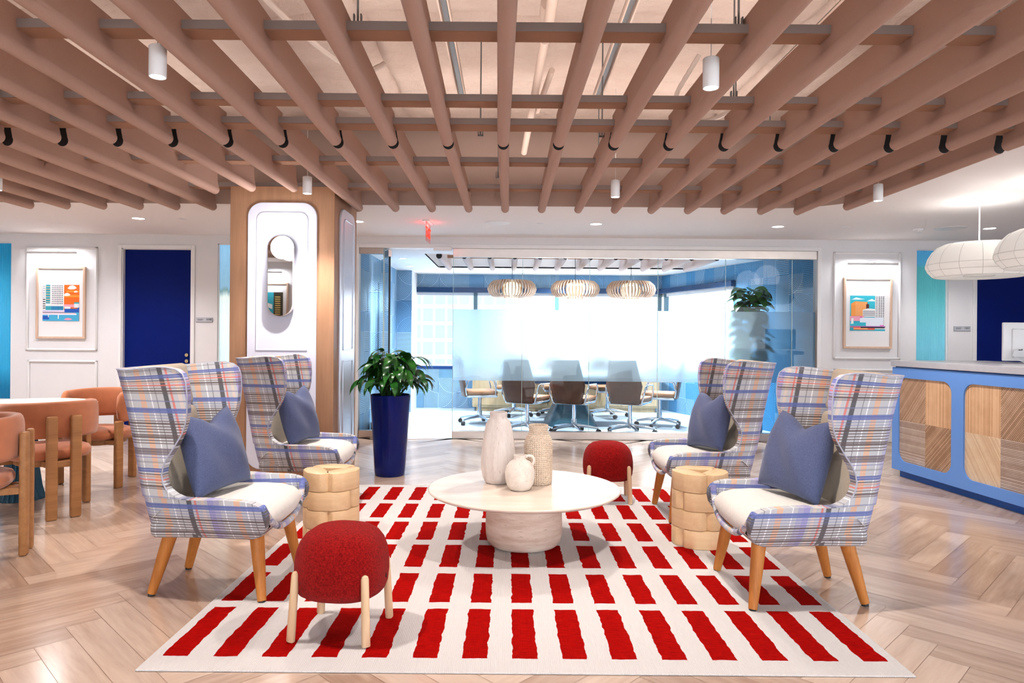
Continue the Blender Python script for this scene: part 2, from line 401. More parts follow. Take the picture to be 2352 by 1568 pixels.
# ------------------------------------------------------------------ mesh builder
class MB:
    def __init__(s): s.bm = bmesh.new()
    def _merge(s, b, mx=None):
        if mx is not None: bmesh.ops.transform(b, matrix=mx, verts=b.verts)
        me = bpy.data.meshes.new('t'); b.to_mesh(me); b.free(); s.bm.from_mesh(me); bpy.data.meshes.remove(me); return s
    def box(s, x0, x1, y0, y1, z0, z1, bev=0, seg=2, mx=None):
        b = bmesh.new()
        bmesh.ops.create_cube(b, size=1, matrix=Matrix.Translation(((x0 + x1) / 2, (y0 + y1) / 2, (z0 + z1) / 2)) @ Matrix.Diagonal((abs(x1 - x0), abs(y1 - y0), abs(z1 - z0), 1)))
        if bev: bmesh.ops.bevel(b, geom=b.edges[:], offset=bev, segments=seg, profile=.5, affect='EDGES')
        return s._merge(b, mx)
    def tube(s, pts, r, n=12, cap=True, mx=None, closed=False):
        """round bar through pts; r a number or one per point"""
        b = bmesh.new(); pts = [Vector(p) for p in pts]; rs = r if isinstance(r, (list, tuple)) else [r] * len(pts)
        rings = []; prev = None; N = len(pts)
        for i, p in enumerate(pts):
            if closed: d = (pts[(i + 1) % N] - pts[i - 1]).normalized()
            else: d = ((pts[min(i + 1, N - 1)] - p).normalized() + (p - pts[max(i - 1, 0)]).normalized()).normalized()
            if prev is None:
                up = Vector((0, 0, 1)) if abs(d.z) < .9 else Vector((1, 0, 0)); a = d.cross(up).normalized()
            else: a = (prev - d * prev.dot(d)).normalized()
            prev = a; c = d.cross(a)
            rings.append([b.verts.new(p + (a * math.cos(2 * PI * k / n) + c * math.sin(2 * PI * k / n)) * rs[i]) for k in range(n)])
        for i in range(N if closed else N - 1):
            q, w = rings[i], rings[(i + 1) % N]
            for k in range(n): b.faces.new((q[k], q[(k + 1) % n], w[(k + 1) % n], w[k]))
        if cap and not closed: b.faces.new(rings[0][::-1]); b.faces.new(rings[-1])
        return s._merge(b, mx)
    def lathe(s, prof, n=32, mx=None, sx=1, sy=1, power=2.0):
        """prof [(r, z)] turned about Z; power > 2 squares the plan"""
        b = bmesh.new(); rings = []
        for r, z in prof:
            if r < 1e-5: rings.append([b.verts.new((0, 0, z))]); continue
            rg = []
            for k in range(n):
                t = 2 * PI * k / n; c, q = math.cos(t), math.sin(t)
                if power != 2: c = math.copysign(abs(c) ** (2 / power), c); q = math.copysign(abs(q) ** (2 / power), q)
                rg.append(b.verts.new((r * c * sx, r * q * sy, z)))
            rings.append(rg)
        for q, w in zip(rings, rings[1:]):
            if len(q) == 1 and len(w) == 1: continue
            for k in range(n):
                k2 = (k + 1) % n
                if len(q) == 1: b.faces.new((q[0], w[k2], w[k]))
                elif len(w) == 1: b.faces.new((q[k], q[k2], w[0]))
                else: b.faces.new((q[k], q[k2], w[k2], w[k]))
        bmesh.ops.recalc_face_normals(b, faces=b.faces)
        return s._merge(b, mx)
    def prism(s, poly, h0, h1, bev=0, seg=2, mx=None):
        """polygon in XY raised from h0 to h1"""
        b = bmesh.new(); vs = [b.verts.new((x, y, h0)) for x, y in poly]; f = b.faces.new(vs)
        r = bmesh.ops.extrude_face_region(b, geom=[f])
        bmesh.ops.translate(b, verts=[v for v in r['geom'] if isinstance(v, bmesh.types.BMVert)], vec=(0, 0, h1 - h0))
        bmesh.ops.recalc_face_normals(b, faces=b.faces)
        if bev:
            ed = [e for e in b.edges if abs(e.verts[0].co.z - e.verts[1].co.z) < 1e-6]
            bmesh.ops.bevel(b, geom=ed, offset=bev, segments=seg, profile=.5, affect='EDGES')
        return s._merge(b, mx)
    def grid(s, rows, closed=False, mx=None):
        b = bmesh.new(); R_ = [[b.verts.new(p) for p in r] for r in rows]
        for i in range(len(R_) - 1):
            m = len(R_[i]); rng = range(m) if closed else range(m - 1)
            for k in rng: b.faces.new((R_[i][k], R_[i][(k + 1) % m], R_[i + 1][(k + 1) % m], R_[i + 1][k]))
        return s._merge(b, mx)
    def build(s, name, m, parent=None, smooth=40, loc=None, mx=None):
        me = bpy.data.meshes.new(name); s.bm.to_mesh(me); s.bm.free()
        return link(name, me, m, parent, smooth, loc, mx)

def link(name, me, m, parent=None, smooth=40, loc=None, mx=None):
    o = bpy.data.objects.new(name, me); COL.objects.link(o)
    if isinstance(m, str): m = M[m]
    if m: me.materials.append(m)
    if smooth:
        me.polygons.foreach_set('use_smooth', [True] * len(me.polygons))
        b = bmesh.new(); b.from_mesh(me); lim = R(smooth)
        for e in b.edges:
            if len(e.link_faces) == 2 and e.calc_face_angle(0) > lim: e.smooth = False
        b.to_mesh(me); b.free()
    if parent: o.parent = parent
    if mx is not None: o.matrix_local = mx
    if loc: o.location = loc
    return o

def shape2d(loops, depth, bevel=0):
    """flat outline with holes, thickened: mesh in XY, z from -depth/2 to depth/2"""
    cu = bpy.data.curves.new('c', 'CURVE'); cu.dimensions = '2D'; cu.fill_mode = 'BOTH'; cu.extrude = depth / 2 - bevel; cu.bevel_depth = bevel; cu.bevel_resolution = 2
    if bevel: cu.offset = -bevel
    for lp in loops:
        sp = cu.splines.new('POLY'); sp.points.add(len(lp) - 1); sp.use_cyclic_u = True
        for p, q in zip(sp.points, lp): p.co = (q[0], q[1], 0, 1)
    o = bpy.data.objects.new('c', cu); COL.objects.link(o); bpy.context.view_layer.update()
    dg = bpy.context.evaluated_depsgraph_get(); me = bpy.data.meshes.new_from_object(o.evaluated_get(dg))
    bpy.data.objects.remove(o); bpy.data.curves.remove(cu)
    me.materials.clear()
    return me

def rrect(x0, x1, y0, y1, r, n=8):
    out = []
    rs = r if isinstance(r, (tuple, list)) else (r,) * 4
    for (cx, cy, a0), q in zip(((x1, y1, 0), (x0, y1, 90), (x0, y0, 180), (x1, y0, 270)), rs):
        sx, sy = (-1 if cx == x1 else 1), (-1 if cy == y1 else 1)
        if q < 1e-4: out.append((cx, cy)); continue
        for k in range(n + 1):
            a = R(a0 + 90 * k / n); out.append((cx + sx * q + q * math.cos(a), cy + sy * q + q * math.sin(a)))
    return out

def text_mesh(name, body, size, m, parent, mx, depth=.001):
    cu = bpy.data.curves.new('t', 'FONT'); cu.body = body; cu.size = size; cu.extrude = depth; cu.align_x = 'CENTER'; cu.align_y = 'CENTER'
    o = bpy.data.objects.new('t', cu); COL.objects.link(o); bpy.context.view_layer.update()
    me = bpy.data.meshes.new_from_object(o.evaluated_get(bpy.context.evaluated_depsgraph_get()))
    bpy.data.objects.remove(o); bpy.data.curves.remove(cu); me.materials.clear()
    return link(name, me, m, parent, 0, mx=mx)

def tag(o, label, cat, group=None, kind=None):
    o['label'] = label; o['category'] = cat
    if group: o['group'] = group
    if kind: o['kind'] = kind
    return o
def thing(name, label, cat, loc=(0, 0, 0), rz=0, group=None, kind=None):
    o = bpy.data.objects.new(name, None); COL.objects.link(o); o.location = loc; o.rotation_euler = (0, 0, rz)
    o.empty_display_size = .1
    return tag(o, label, cat, group, kind)
def struct(o, label=None):
    o['kind'] = 'structure'
    if label: o['label'] = label
    return o
def dup(root, loc, rz, label, group=None):
    r = root.copy(); COL.objects.link(r); r.location = loc; r.rotation_euler = (0, 0, rz); r['label'] = label
    if group: r['group'] = group
    for ch in list(root.children):
        c = ch.copy(); COL.objects.link(c); c.parent = r; c.matrix_parent_inverse = ch.matrix_parent_inverse
        for g in ch.children:
            d = g.copy(); COL.objects.link(d); d.parent = c; d.matrix_parent_inverse = g.matrix_parent_inverse
    return r
ORD = ['', 'first', 'second', 'third', 'fourth', 'fifth', 'sixth', 'seventh', 'eighth', 'ninth', 'tenth', 'eleventh', 'twelfth', 'thirteenth', 'fourteenth', 'fifteenth', 'sixteenth']
XZ = Matrix.Rotation(R(90), 4, 'X')       # XY outline -> upright, facing -Y
WY = 8.8; CZ = 2.55
def ceil_pt(x, y, z=CZ):
    b = (y - 772) - ROLL * (x - 1168); Y = (z - H) * F / -b
    return ((x - 1168) + ROLL * (y - 772)) / F * Y, Y
def floor_pt(x, y):
    b = (y - 772) - ROLL * (x - 1168); Y = H * F / b
    return ((x - 1168) + ROLL * (y - 772)) / F * Y, Y

# ------------------------------------------------------------------ camera, world
cam = bpy.data.cameras.new('camera'); co = bpy.data.objects.new('camera', cam); COL.objects.link(co)
cam.sensor_width = 36; cam.lens = F / 2352 * 36; cam.shift_x = 8 / 2352; cam.shift_y = -12 / 2352; cam.clip_start = .05; cam.clip_end = 300
co.matrix_world = Matrix.Translation((0, 0, H)) @ Matrix.Rotation(R(90), 4, 'X') @ Matrix.Rotation(ROLL, 4, 'Z')
S.camera = co
w = bpy.data.worlds.new('sky'); S.world = w; w.use_nodes = True
bg = w.node_tree.nodes['Background']; bg.inputs[0].default_value = (.86, .93, 1, 1); bg.inputs[1].default_value = 2.7
S.view_settings.view_transform = 'Standard'; S.view_settings.look = 'None'; S.view_settings.exposure = 0.62; S.view_settings.gamma = .88
S.cycles.use_denoising = True
S.cycles.use_adaptive_sampling = True; S.cycles.adaptive_threshold = .1; S.cycles.adaptive_min_samples = 12; S.cycles.max_bounces = 7; S.cycles.diffuse_bounces = 3; S.cycles.glossy_bounces = 4; S.cycles.transmission_bounces = 4; S.cycles.transparent_max_bounces = 8
S.cycles.caustics_reflective = False; S.cycles.caustics_refractive = False
S.cycles.sample_clamp_indirect = 6

# ------------------------------------------------------------------ floor of herringbone planks
def herringbone():
    W, n = .145, 6; ang = R(45)
    bm = bmesh.new(); uvl = bm.loops.layers.uv.new('UVMap'); cl = bm.loops.layers.float_color.new('Col')
    ca, sa = math.cos(ang), math.sin(ang); rnd = random.Random(3); g = .0009
    def plank(x0, y0, x1, y1):
        cx, cy = (x0 + x1) / 2 * W, (y0 + y1) / 2 * W
        X, Y = cx * ca - cy * sa, cx * sa + cy * ca + 4
        if not (-8.1 < X < 7.5 and -4.2 < Y < 9.3): return
        pts = [(x0 * W + g, y0 * W + g), (x1 * W - g, y0 * W + g), (x1 * W - g, y1 * W - g), (x0 * W + g, y1 * W - g)]
        ps = [(px * ca - py * sa, px * sa + py * ca + 4) for px, py in pts]
        if all(p[1] > 8.84 for p in ps): return
        vs = [bm.verts.new((px, min(py, 8.84), 0)) for px, py in ps]
        f = bm.faces.new(vs); ou, ov = rnd.random() * 50, rnd.random() * 50; c = rnd.random()
        hor = (x1 - x0) > (y1 - y0)
        for l, p in zip(f.loops, pts):
            q = (p[0] - x0 * W, p[1] - y0 * W)
            l[uvl].uv = (q[0] + ou, q[1] + ov) if hor else (q[1] + ou, q[0] + ov)
            l[cl] = (c, c, c, 1)
    N = 80
    for y in range(-N, N):
        for m in range(-14, 15):
            plank(y + 2 * n * m, y, y + 2 * n * m + n, y + 1)
            plank(y, y + 1 + 2 * n * m, y + 1, y + 1 + 2 * n * m + n)
    me = bpy.data.meshes.new('floor'); bm.to_mesh(me); bm.free()
    o = link('floor', me, 'floor', None, 0)
    return struct(o)
fl = herringbone()
b = MB().box(-8, 7.4, -4, 8.84, -.08, -.001).build('plank_seams', 'seam', fl, 0)
struct(MB().box(-1.95, 4.6, 8.84, 12.9, -.08, 0).build('floor_meeting_room', 'carpet', None, 0))

# ------------------------------------------------------------------ back wall with doors, reeded glass and the opening
def hole_px(x0, x1, y0, y1):
    X0, Z1 = PX(x0, y0, WY); X1, Z0 = PX(x1, y1, WY); return X0, X1, Z0, Z1
OX0, OX1 = PX(823, 800, WY)[0], PX(1876, 800, WY)[0]; OZ = 2.405
d1 = hole_px(281, 438, 570, 900); D1 = (d1[0], d1[1]); DZ = d1[3]
d2 = hole_px(2243, 2400, 600, 900); D2 = (d2[0], d2[1])
rl = (-6.75, PX(25, 700, WY)[0]); rm = (PX(499, 700, WY)[0], PX(536, 700, WY)[0]); rr = (PX(2105, 700, WY)[0], PX(2178, 700, WY)[0])
RZ0, RZ1 = .46, 2.44
outer = [(-8, 0), (D1[0], 0), (D1[0], DZ), (D1[1], DZ), (D1[1], 0), (OX0, 0), (OX0, OZ), (OX1, OZ), (OX1, 0), (D2[0], 0), (D2[0], DZ), (D2[1], DZ), (D2[1], 0), (7.4, 0), (7.4, CZ), (-8, CZ)]
holes = [[(a, RZ0), (b_, RZ0), (b_, RZ1), (a, RZ1)] for a, b_ in (rl, rm, rr)]
me = shape2d([outer] + holes, .12)
wb = link('wall_back', me, 'wall', None, 0, mx=Matrix.Translation((0, WY + .06, 0)) @ XZ); struct(wb)
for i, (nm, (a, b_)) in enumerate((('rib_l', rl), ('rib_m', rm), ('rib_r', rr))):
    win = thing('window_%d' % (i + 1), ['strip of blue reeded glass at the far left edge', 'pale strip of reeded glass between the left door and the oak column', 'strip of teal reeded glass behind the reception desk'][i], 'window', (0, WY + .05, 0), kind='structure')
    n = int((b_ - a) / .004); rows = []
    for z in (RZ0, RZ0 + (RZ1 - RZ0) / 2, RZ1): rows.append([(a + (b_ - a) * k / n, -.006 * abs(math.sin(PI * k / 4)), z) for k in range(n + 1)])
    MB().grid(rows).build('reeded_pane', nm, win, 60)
    MB().box(a, a + .012, -.03, .01, RZ0, RZ1).box(b_ - .012, b_, -.03, .01, RZ0, RZ1).box(a, b_, -.03, .01, RZ1 - .012, RZ1).build('window_frame', 'trim', win, 0)

def door(n, X0, X1, label):
    d = thing('door_%d' % n, label, 'door', (0, WY, 0), kind='structure')
    MB().box(X0 + .004, X1 - .004, .05, .09, .01, DZ - .004, .002).build('door_slab', 'navy', d, 0)
    f = MB()
    for a, b_ in ((X0 - .045, X0), (X1, X1 + .045)): f.box(a, b_, -.018, .0, 0, DZ + .045, .004)
    f.box(X0, X1, -.0175, 0, DZ, DZ + .045, .004)
    f.box(X0, X0 + .012, 0, .05, 0, DZ).box(X1 - .012, X1, 0, .05, 0, DZ).box(X0, X1, 0, .05, DZ - .012, DZ)
    f.build('door_frame', 'trim', d, 0)
    return d
dl = door(1, *D1, 'navy blue door in the white wall left of the oak column')
for zz in (815, 829):
    X, Z = PX(429, zz, WY + .04)
    lk = MB().tube([(X, .05, Z), (X, .03, Z)], .022, 20).box(X - .003, X + .003, .026, .031, Z - .012, Z + .012).build('door_lock', 'brass', dl)
door(2, *D2, 'navy blue door behind the reception desk')

def molding(n, x0, x1, z0, z1):
    m = MB(); t = .03
    for a, b_, c, d in ((x0, x1, z1 - t, z1), (x0, x1, z0, z0 + t), (x0, x0 + t, z0, z1), (x1 - t, x1, z0, z1)):
        m.box(a, b_, WY - .018, WY, c, d, .007)
        e = .008; m.box(a + (e if b_ - a > t * 1.5 else .009), b_ - (e if b_ - a > t * 1.5 else .009), WY - .024, WY, c + .009, d - .009, .003)
    o = m.build('trim_%d' % n, 'trim', None, 30); return struct(o)
a = hole_px(62, 224, 566, 806); molding(1, a[0], a[1], a[2], a[3])
a = hole_px(64, 224, 826, 900); molding(2, a[0], a[1], .22, a[3])
a = hole_px(1914, 2067, 578, 826); molding(3, a[0], a[1], a[2], a[3])
a = hole_px(1914, 2067, 846, 900); molding(4, a[0], a[1], .22, a[3])
bb = MB()
for a, b_ in ((-8, D1[0] - .05), (D1[1] + .05, OX0), (OX1, D2[0] - .05)): bb.box(a, b_, WY - .014, WY, 0, .12, .004)
struct(bb.build('baseboard_back', 'trim', None, 0))
# casing round the glass opening
m = MB(); m.box(OX0 - .05, OX0, WY - .015, WY, 0, OZ + .05, .003).box(OX1, OX1 + .05, WY - .015, WY, 0, OZ + .05, .003).box(OX0, OX1, WY - .0145, WY, OZ, OZ + .05, .003)
struct(m.build('trim_5', 'trim', None, 0))
struct(MB().box(-8.1, -8.0, -4, 8.9, 0, 3.5).build('wall_left', 'wall', None, 0))  # unseen side wall, added to darken the left area
struct(MB().box(7.4, 7.5, 2.2, 8.9, 0, 3.5).build('wall_right', 'wall', None, 0))  # unseen wall, added to cut light from the open right side

# ------------------------------------------------------------------ ceiling, opening, fascia, insulated deck
HX0, HX1, HY0, HY1 = -7.5, 3.27, .45, 6.70
hole = rrect(HX0, HX1, HY0, HY1, (.75, .02, .02, .02), 12)
me = shape2d([[(-8, -4), (7.4, -4), (7.4, WY), (-8, WY)], hole], .03)
struct(link('ceiling', me, 'ceil', None, 0, loc=(0, 0, CZ + .015)))
rows = [[(x, y, z) for x, y in hole] for z in (CZ, 3.5)]
fa = MB().grid(rows, closed=True).build('trim_6', 'fascia', None, 40)
md = fa.modifiers.new('s', 'SOLIDIFY'); md.thickness = .02; struct(fa)
from mathutils import noise as mn
rows = []
def deck_z(x, y):
    z = 3.32 + .07 * mn.noise(Vector((x * .9, y * .9, 0))) + .035 * mn.noise(Vector((x * 3.1, y * 2.3, 5)))
    for sx in (-3.4, -1.75, -.95, 1.9, 4.1):
        z += .06 * math.exp(-((x - sx + .05 * mn.noise(Vector((y * 2, sx, 0)))) / .018) ** 2)
    for sy in (3.05, 4.42, 5.6): z += .05 * math.exp(-((y - sy + .04 * mn.noise(Vector((x * 2, sy, 0)))) / .02) ** 2)
    return z
nx, ny = 300, 150
for j in range(ny + 1):
    y = -1.2 + 8.2 * j / ny
    rows.append([(-7.6 + 11.1 * i / nx, y, deck_z(-7.6 + 11.1 * i / nx, y)) for i in range(nx + 1)])
struct(MB().grid(rows).build('ceiling_deck', 'deck', None, 60))
struct(MB().box(-8, 7.5, -4, 13, 3.5, 3.55).build('ceiling_slab', 'fascia', None, 0))
# black boxes painting in the dark gap of the wrapped insulation
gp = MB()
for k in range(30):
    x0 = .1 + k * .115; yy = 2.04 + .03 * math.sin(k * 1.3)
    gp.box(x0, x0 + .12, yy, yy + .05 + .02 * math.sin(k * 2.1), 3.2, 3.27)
struct(gp.build('ceiling_gap_shade', 'black', None, 0))
for k, (X, ya, yb) in enumerate(((-1.72, 1.9, 2.9), (-1.0, 1.9, 2.7), (-3.3, 3.1, 4.4))):
    pass

# ------------------------------------------------------------------ baffles
def baffle_profile():
    pts = []; r = .037; zc = r
    top, fw = .20, .014
    for k in range(19):
        a = R(-90 + 120 * k / 18); pts.append((r * math.cos(a), zc + r * math.sin(a)))
    pts += [(.028, .078), (.0235, .098), (.021, .125), (.0195, .16), (.019, top)]
    return pts + [(-x, z) for x, z in pts[::-1][:-1]]
BP = baffle_profile()
def baffle_mesh(y0, y1, mname='felt', scale=1.0):
    b = MB(); b.prism([(x * scale, z * scale) for x, z in BP], 0, y1 - y0, mx=Matrix.Translation((0, y1, 0)) @ XZ)
    return b
ZB = 2.475; SP = .348; X0B = -.042
FELT_G = {'front': 'felt ceiling baffles of the front row', 'rear': 'felt ceiling baffles of the rear row'}
cache = {}
def add_baffle(row, k, y0, y1):
    th = R(.9) if row == 'front' else 0
    key = (row, round(y0, 3), round(y1, 3))
    side = 'left' if k < 0 else 'right'
    where = ('straight above the round table' if k == 0 else '%s %s of the central one' % (ORD[abs(k)], side))
    lab = 'tan felt ceiling baffle of the %s row, %s' % (row, where)
    t = thing('ceiling_baffle', lab, 'ceiling baffle', (X0B + SP * k + 4.33 * math.sin(th), 4.33 * (1 - math.cos(th)), ZB), th, group=FELT_G[row])
    if key not in cache:
        body = baffle_mesh(y0, y1).build('felt_body', 'felt', t, 30)
        cap = MB().prism([(x * .93, z * .96 + .002) for x, z in BP], -.004, .001, mx=Matrix.Translation((0, y0 - .001, 0)) @ XZ).build('dark_end_cap', 'black', t, 0)  # flat black cap, the dark inside of the tube painted on
        cache[key] = (body, cap)
    else:
        for o in cache[key]:
            c = o.copy(); COL.objects.link(c); c.parent = t
for k in range(-12, 10): add_baffle('front', k, .9, 4.33)
for k in range(-14, 10):
    y1 = 6.64
    if k in (-5, -6): y1 = 5.75
    if k == -7: y1 = 5.86
    if k == 9: y1 = 6.38
    add_baffle('rear', k, 4.40, y1)
M['rail'] = mat('grey_beam_front', (.36, .32, .31), .6)
BY = [(2.94, 3.04), (3.82, 3.92), (4.24, 4.37), (5.16, 5.27), (6.08, 6.19)]
BL = ['nearest the camera', 'second from the camera', 'at the joint between the two baffle rows', 'behind the joint of the baffle rows', 'farthest from the camera']
for i, (y0, y1) in enumerate(BY):
    o = thing('ceiling_crossbeam', '', 'beam')
    MB().box(-4.9, 3.16, y0, y1, 2.588, 2.626, .001).build('beam_body', M['rail'], o, 0)  # beam coloured grey in front, brown underneath
    MB().box(-4.9, 3.16, y0 + .001, y1 + .001, 2.583, 2.588).build('felt_strip', 'felt_dark', o, 0)
    tag(o, 'flat tan felt crossbeam above the baffles, ' + BL[i], 'beam', 'crossbeams carrying the baffles')

# ------------------------------------------------------------------ plenum clutter
UN = [(-.36, 2.95, 5.3, 'left of the baffle over the table'), (-.04, 3.2, 4.1, 'straight above the central baffle'), (.64, 2.95, 5.2, 'right of the baffle over the table'), (1.77, 2.95, 5.3, 'above the right cylinder light')]
for X, y0, y1, lb in UN:
    t = thing('strut_channel', 'grey metal strut channel hung under the insulated deck, ' + lb, 'metal channel', (X, 0, 3.05), group='strut channels above the baffles')
    m = MB(); m.box(-.03, -.022, y0, y1, 0, .04).box(.022, .03, y0, y1, 0, .04).box(-.03, .03, y0, y1, .036, .044); m.build('channel', 'conduit', t, 0)
    MB().box(-.015, .015, y0 + .02, y1 - .02, .026, .034).build('slotted_web', 'zinc', t, 0)
RODS = [(-.66, 3.0, 2.63), (.98, 3.0, 2.63), (2.1, 3.0, 2.63), (-.20, 4.7, 2.65), (.62, 4.7, 2.65), (1.52, 4.7, 2.65), (-.1, 5.9, 2.64), (.75, 5.9, 2.64), (2.2, 5.9, 2.64), (-1.62, 2.4, 2.7), (1.25, 3.9, 2.63), (-2.6, 3.0, 2.63)]
RL = ['over the nearest crossbeam left of centre', 'over the nearest crossbeam right of centre', 'over the nearest crossbeam far right', 'behind the baffle joint left of centre', 'behind the baffle joint right of centre', 'behind the baffle joint far right', 'over the farthest crossbeam near the centre', 'over the farthest crossbeam right of centre', 'over the farthest crossbeam far right', 'in front of the first crossbeam at left', 'over the second crossbeam at right', 'over the nearest crossbeam far left']
for (X, Y, z0), lb in zip(RODS, RL):
    t = thing('threaded_rod', 'thin steel hanger rod ' + lb, 'hanger rod', (X, Y, z0), group='hanger rods of the baffle frame')
    MB().tube([(0, 0, 0), (0, 0, 3.4 - z0)], .005, 8).build('rod', 'zinc', t)
    MB().box(-.018, .018, -.01, .01, .0, .006).box(-.018, -.012, -.01, .01, 0, .05).box(.012, .018, -.01, .01, 0, .05).build('hanger_clip', 'zinc', t, 0)
pz = 2.98
o = MB().tube([(.24, 1.2, pz + .1), (.21, 3.8, pz + .05), (.205, 3.9, pz)], .03, 14).tube([(.205, 3.8, 3.12), (.205, 3.93, 3.10)], .045, 14).tube([(.19, 3.9, pz - .02), (.13, 5.9, pz - .06), (.12, 6.0, pz - .1)], .026, 12).build('sprinkler_pipe', 'conduit')
tag(o, 'cream painted sprinkler pipe running away above the central baffles', 'pipe')
o = MB().tube([(.26, 4.4, pz), (.20, 5.2, pz), (.19, 5.25, pz + .25)], .02, 12).build('branch_pipe', 'conduit')
tag(o, 'short thin painted pipe beside the long sprinkler pipe', 'pipe')
def flex(name, pts, r, label):
    P = []
    for i in range(len(pts) - 1):
        a, b_ = Vector(pts[i]), Vector(pts[i + 1])
        for k in range(14): P.append(a.lerp(b_, k / 14))
    Q = [P[0]] + [(P[max(i - 6, 0)] + P[i] + P[min(i + 6, len(P) - 1)] + P[max(i - 3, 0)] + P[min(i + 3, len(P) - 1)]) / 5 for i in range(1, len(P) - 1)] + [P[-1]]
    rs = [r * (1 if k % 2 else .86) for k in range(len(Q))]
    o = MB().tube(Q, rs, 8).build(name, 'pipe_ribs'); tag(o, label, 'conduit', 'flexible conduits in the open ceiling')
flex('flexible_conduit', [(-2.2, 2.1, 3.1), (-1.75, 2.3, 2.98), (-1.3, 2.2, 3.05), (-.85, 2.2, 3.2)], .011, 'white ribbed flexible conduit swagged at top left of the open ceiling')
flex('flexible_conduit', [(-.95, 2.1, 3.25), (-.75, 2.25, 3.02), (-.45, 2.2, 3.0), (-.2, 2.1, 3.25)], .012, 'white ribbed flexible conduit looping left of the central baffle')
flex('flexible_conduit', [(1.3, 4.8, 3.25), (1.1, 5.0, 2.9), (1.5, 5.1, 2.85), (1.9, 5.0, 3.2)], .018, 'white ribbed flexible conduit looping behind the baffle joint at right')
flex('flexible_conduit', [(-1.5, 3.4, 3.25), (-1.3, 4.0, 3.1), (-1.0, 4.6, 3.0), (-.9, 5.0, 3.25)], .022, 'thick pale flexible conduit running back at left of the open ceiling')

# ------------------------------------------------------------------ lights in the ceiling
def spot(X, Y, Z, power, col=(1, .93, .86), ang=110, size=.04, blend=.6):
    l = bpy.data.lights.new('spot', 'SPOT'); l.energy = power; l.color = col; l.spot_size = R(ang); l.spot_blend = blend; l.shadow_soft_size = size
    o = bpy.data.objects.new('spot_beam', l); COL.objects.link(o); o.location = (X, Y, Z); return o
first = None
CY = [(-1.51, 2.98, 'left'), (.88, 3.05, 'right')]
CYL = [(-1.51, 2.98, 'white cylinder pendant light at upper left, the nearer and larger of the two there'), (.88, 3.06, 'large white cylinder pendant light at upper right among the nearer baffles'),
       (-1.575, 5.42, 'white cylinder pendant light just above the top of the oak column'), (.828, 5.46, 'small white cylinder pendant light in front of the glass meeting room'),
       (2.92, 5.52, 'small white cylinder pendant light near the reception lanterns'), (-3.96, 5.38, 'white cylinder pendant light cut by the left edge above the orange chairs')]
for X, Y, lab in CYL:
    if first is None:
        t = first = thing('cylinder_pendant', lab, 'pendant light', (X, Y, 2.395), group='white cylinder pendants')
        MB().lathe([(0, .004), (.026, .004), (.0335, 0), (.0355, .003), (.0355, .128), (.033, .132), (0, .132)], 32).build('shade', 'white_metal', t)
        MB().lathe([(0, .001), (.029, .001)], 24).build('lens', 'glow', t)
        MB().tube([(0, 0, .13), (0, 0, .85)], .0022, 6).build('cord', 'white_metal', t)
    else: dup(first, (X, Y, 2.395), 0, lab)
    spot(X, Y, 2.385, 95, (1, .93, .87), 120, .035)
DL = [(318, 501, 'left of the oak column'), (822, 508, 'right beside the oak column'), (1369, 514, 'in front of the middle of the glass wall'), (1787, 520, 'in front of the right end of the glass wall'), (2273, 524, 'behind the reception lanterns'), (2400, 640, '')]
first = None
for x, y, lab in DL[:5]:
    X, Y = ceil_pt(x, y)
    lab = 'round recessed ceiling downlight ' + lab
    if first is None:
        t = first = thing('recessed_downlight', lab, 'downlight', (X, Y, CZ), group='recessed downlights of the lobby ceiling')
        MB().lathe([(.058, -.001), (.066, -.006), (.074, -.001)], 28).build('trim_ring', 'white_metal', t)
        MB().lathe([(0, -.003), (.059, -.003)], 28).build('lens', 'glow', t)
    else: dup(first, (X, Y, CZ), 0, lab)
    spot(X, Y, CZ - .02, 38, (1, .95, .92), 130, .05)
for X, Y in ((-4.9, 7.5), (-6.6, 7.5)): spot(X, Y, CZ - .02, 50, (.97, .96, 1), 150, .06)  # spots without fixtures, added to brighten the left wall
for X, Y in ((-5.2, 1.5), (-6.4, 4.4), (-5.6, 6.2)): spot(X, Y, 2.40, 60, (1, .94, .9), 150, .05)  # more added spots, no fixtures, lifting the left side
for x, y, r, nm, lab in ((420, 502, .045, 'sprinkler_cover', 'small white sprinkler cover in the ceiling left of the oak column'), (1241, 513, .04, 'sprinkler_cover', 'small white sprinkler cover in the ceiling before the glass wall'),
                     (1943, 521, .045, 'sprinkler_cover', 'small white sprinkler cover in the ceiling near the right wall picture'), (1143, 512, .14, 'ceiling_speaker', 'round white flush ceiling speaker right of the red exit sign'),
                     (2183, 524, .16, 'ceiling_speaker', 'round white flush ceiling speaker above the reception desk'), (2110, 526, .055, 'smoke_detector', 'white smoke detector on the ceiling left of the lanterns')):
    X, Y = ceil_pt(x, y)
    pr = [(0, -.006), (r * .8, -.006), (r, -.003), (r, 0)] if nm != 'smoke_detector' else [(0, -.04), (r * .5, -.04), (r * .6, -.028), (r * .9, -.02), (r, -.008), (r, 0)]
    o = MB().lathe(pr, 28).build(nm, 'white_metal', loc=(X, Y, CZ)); tag(o, lab, nm.split('_')[-1] if nm != 'sprinkler_cover' else 'sprinkler cover')
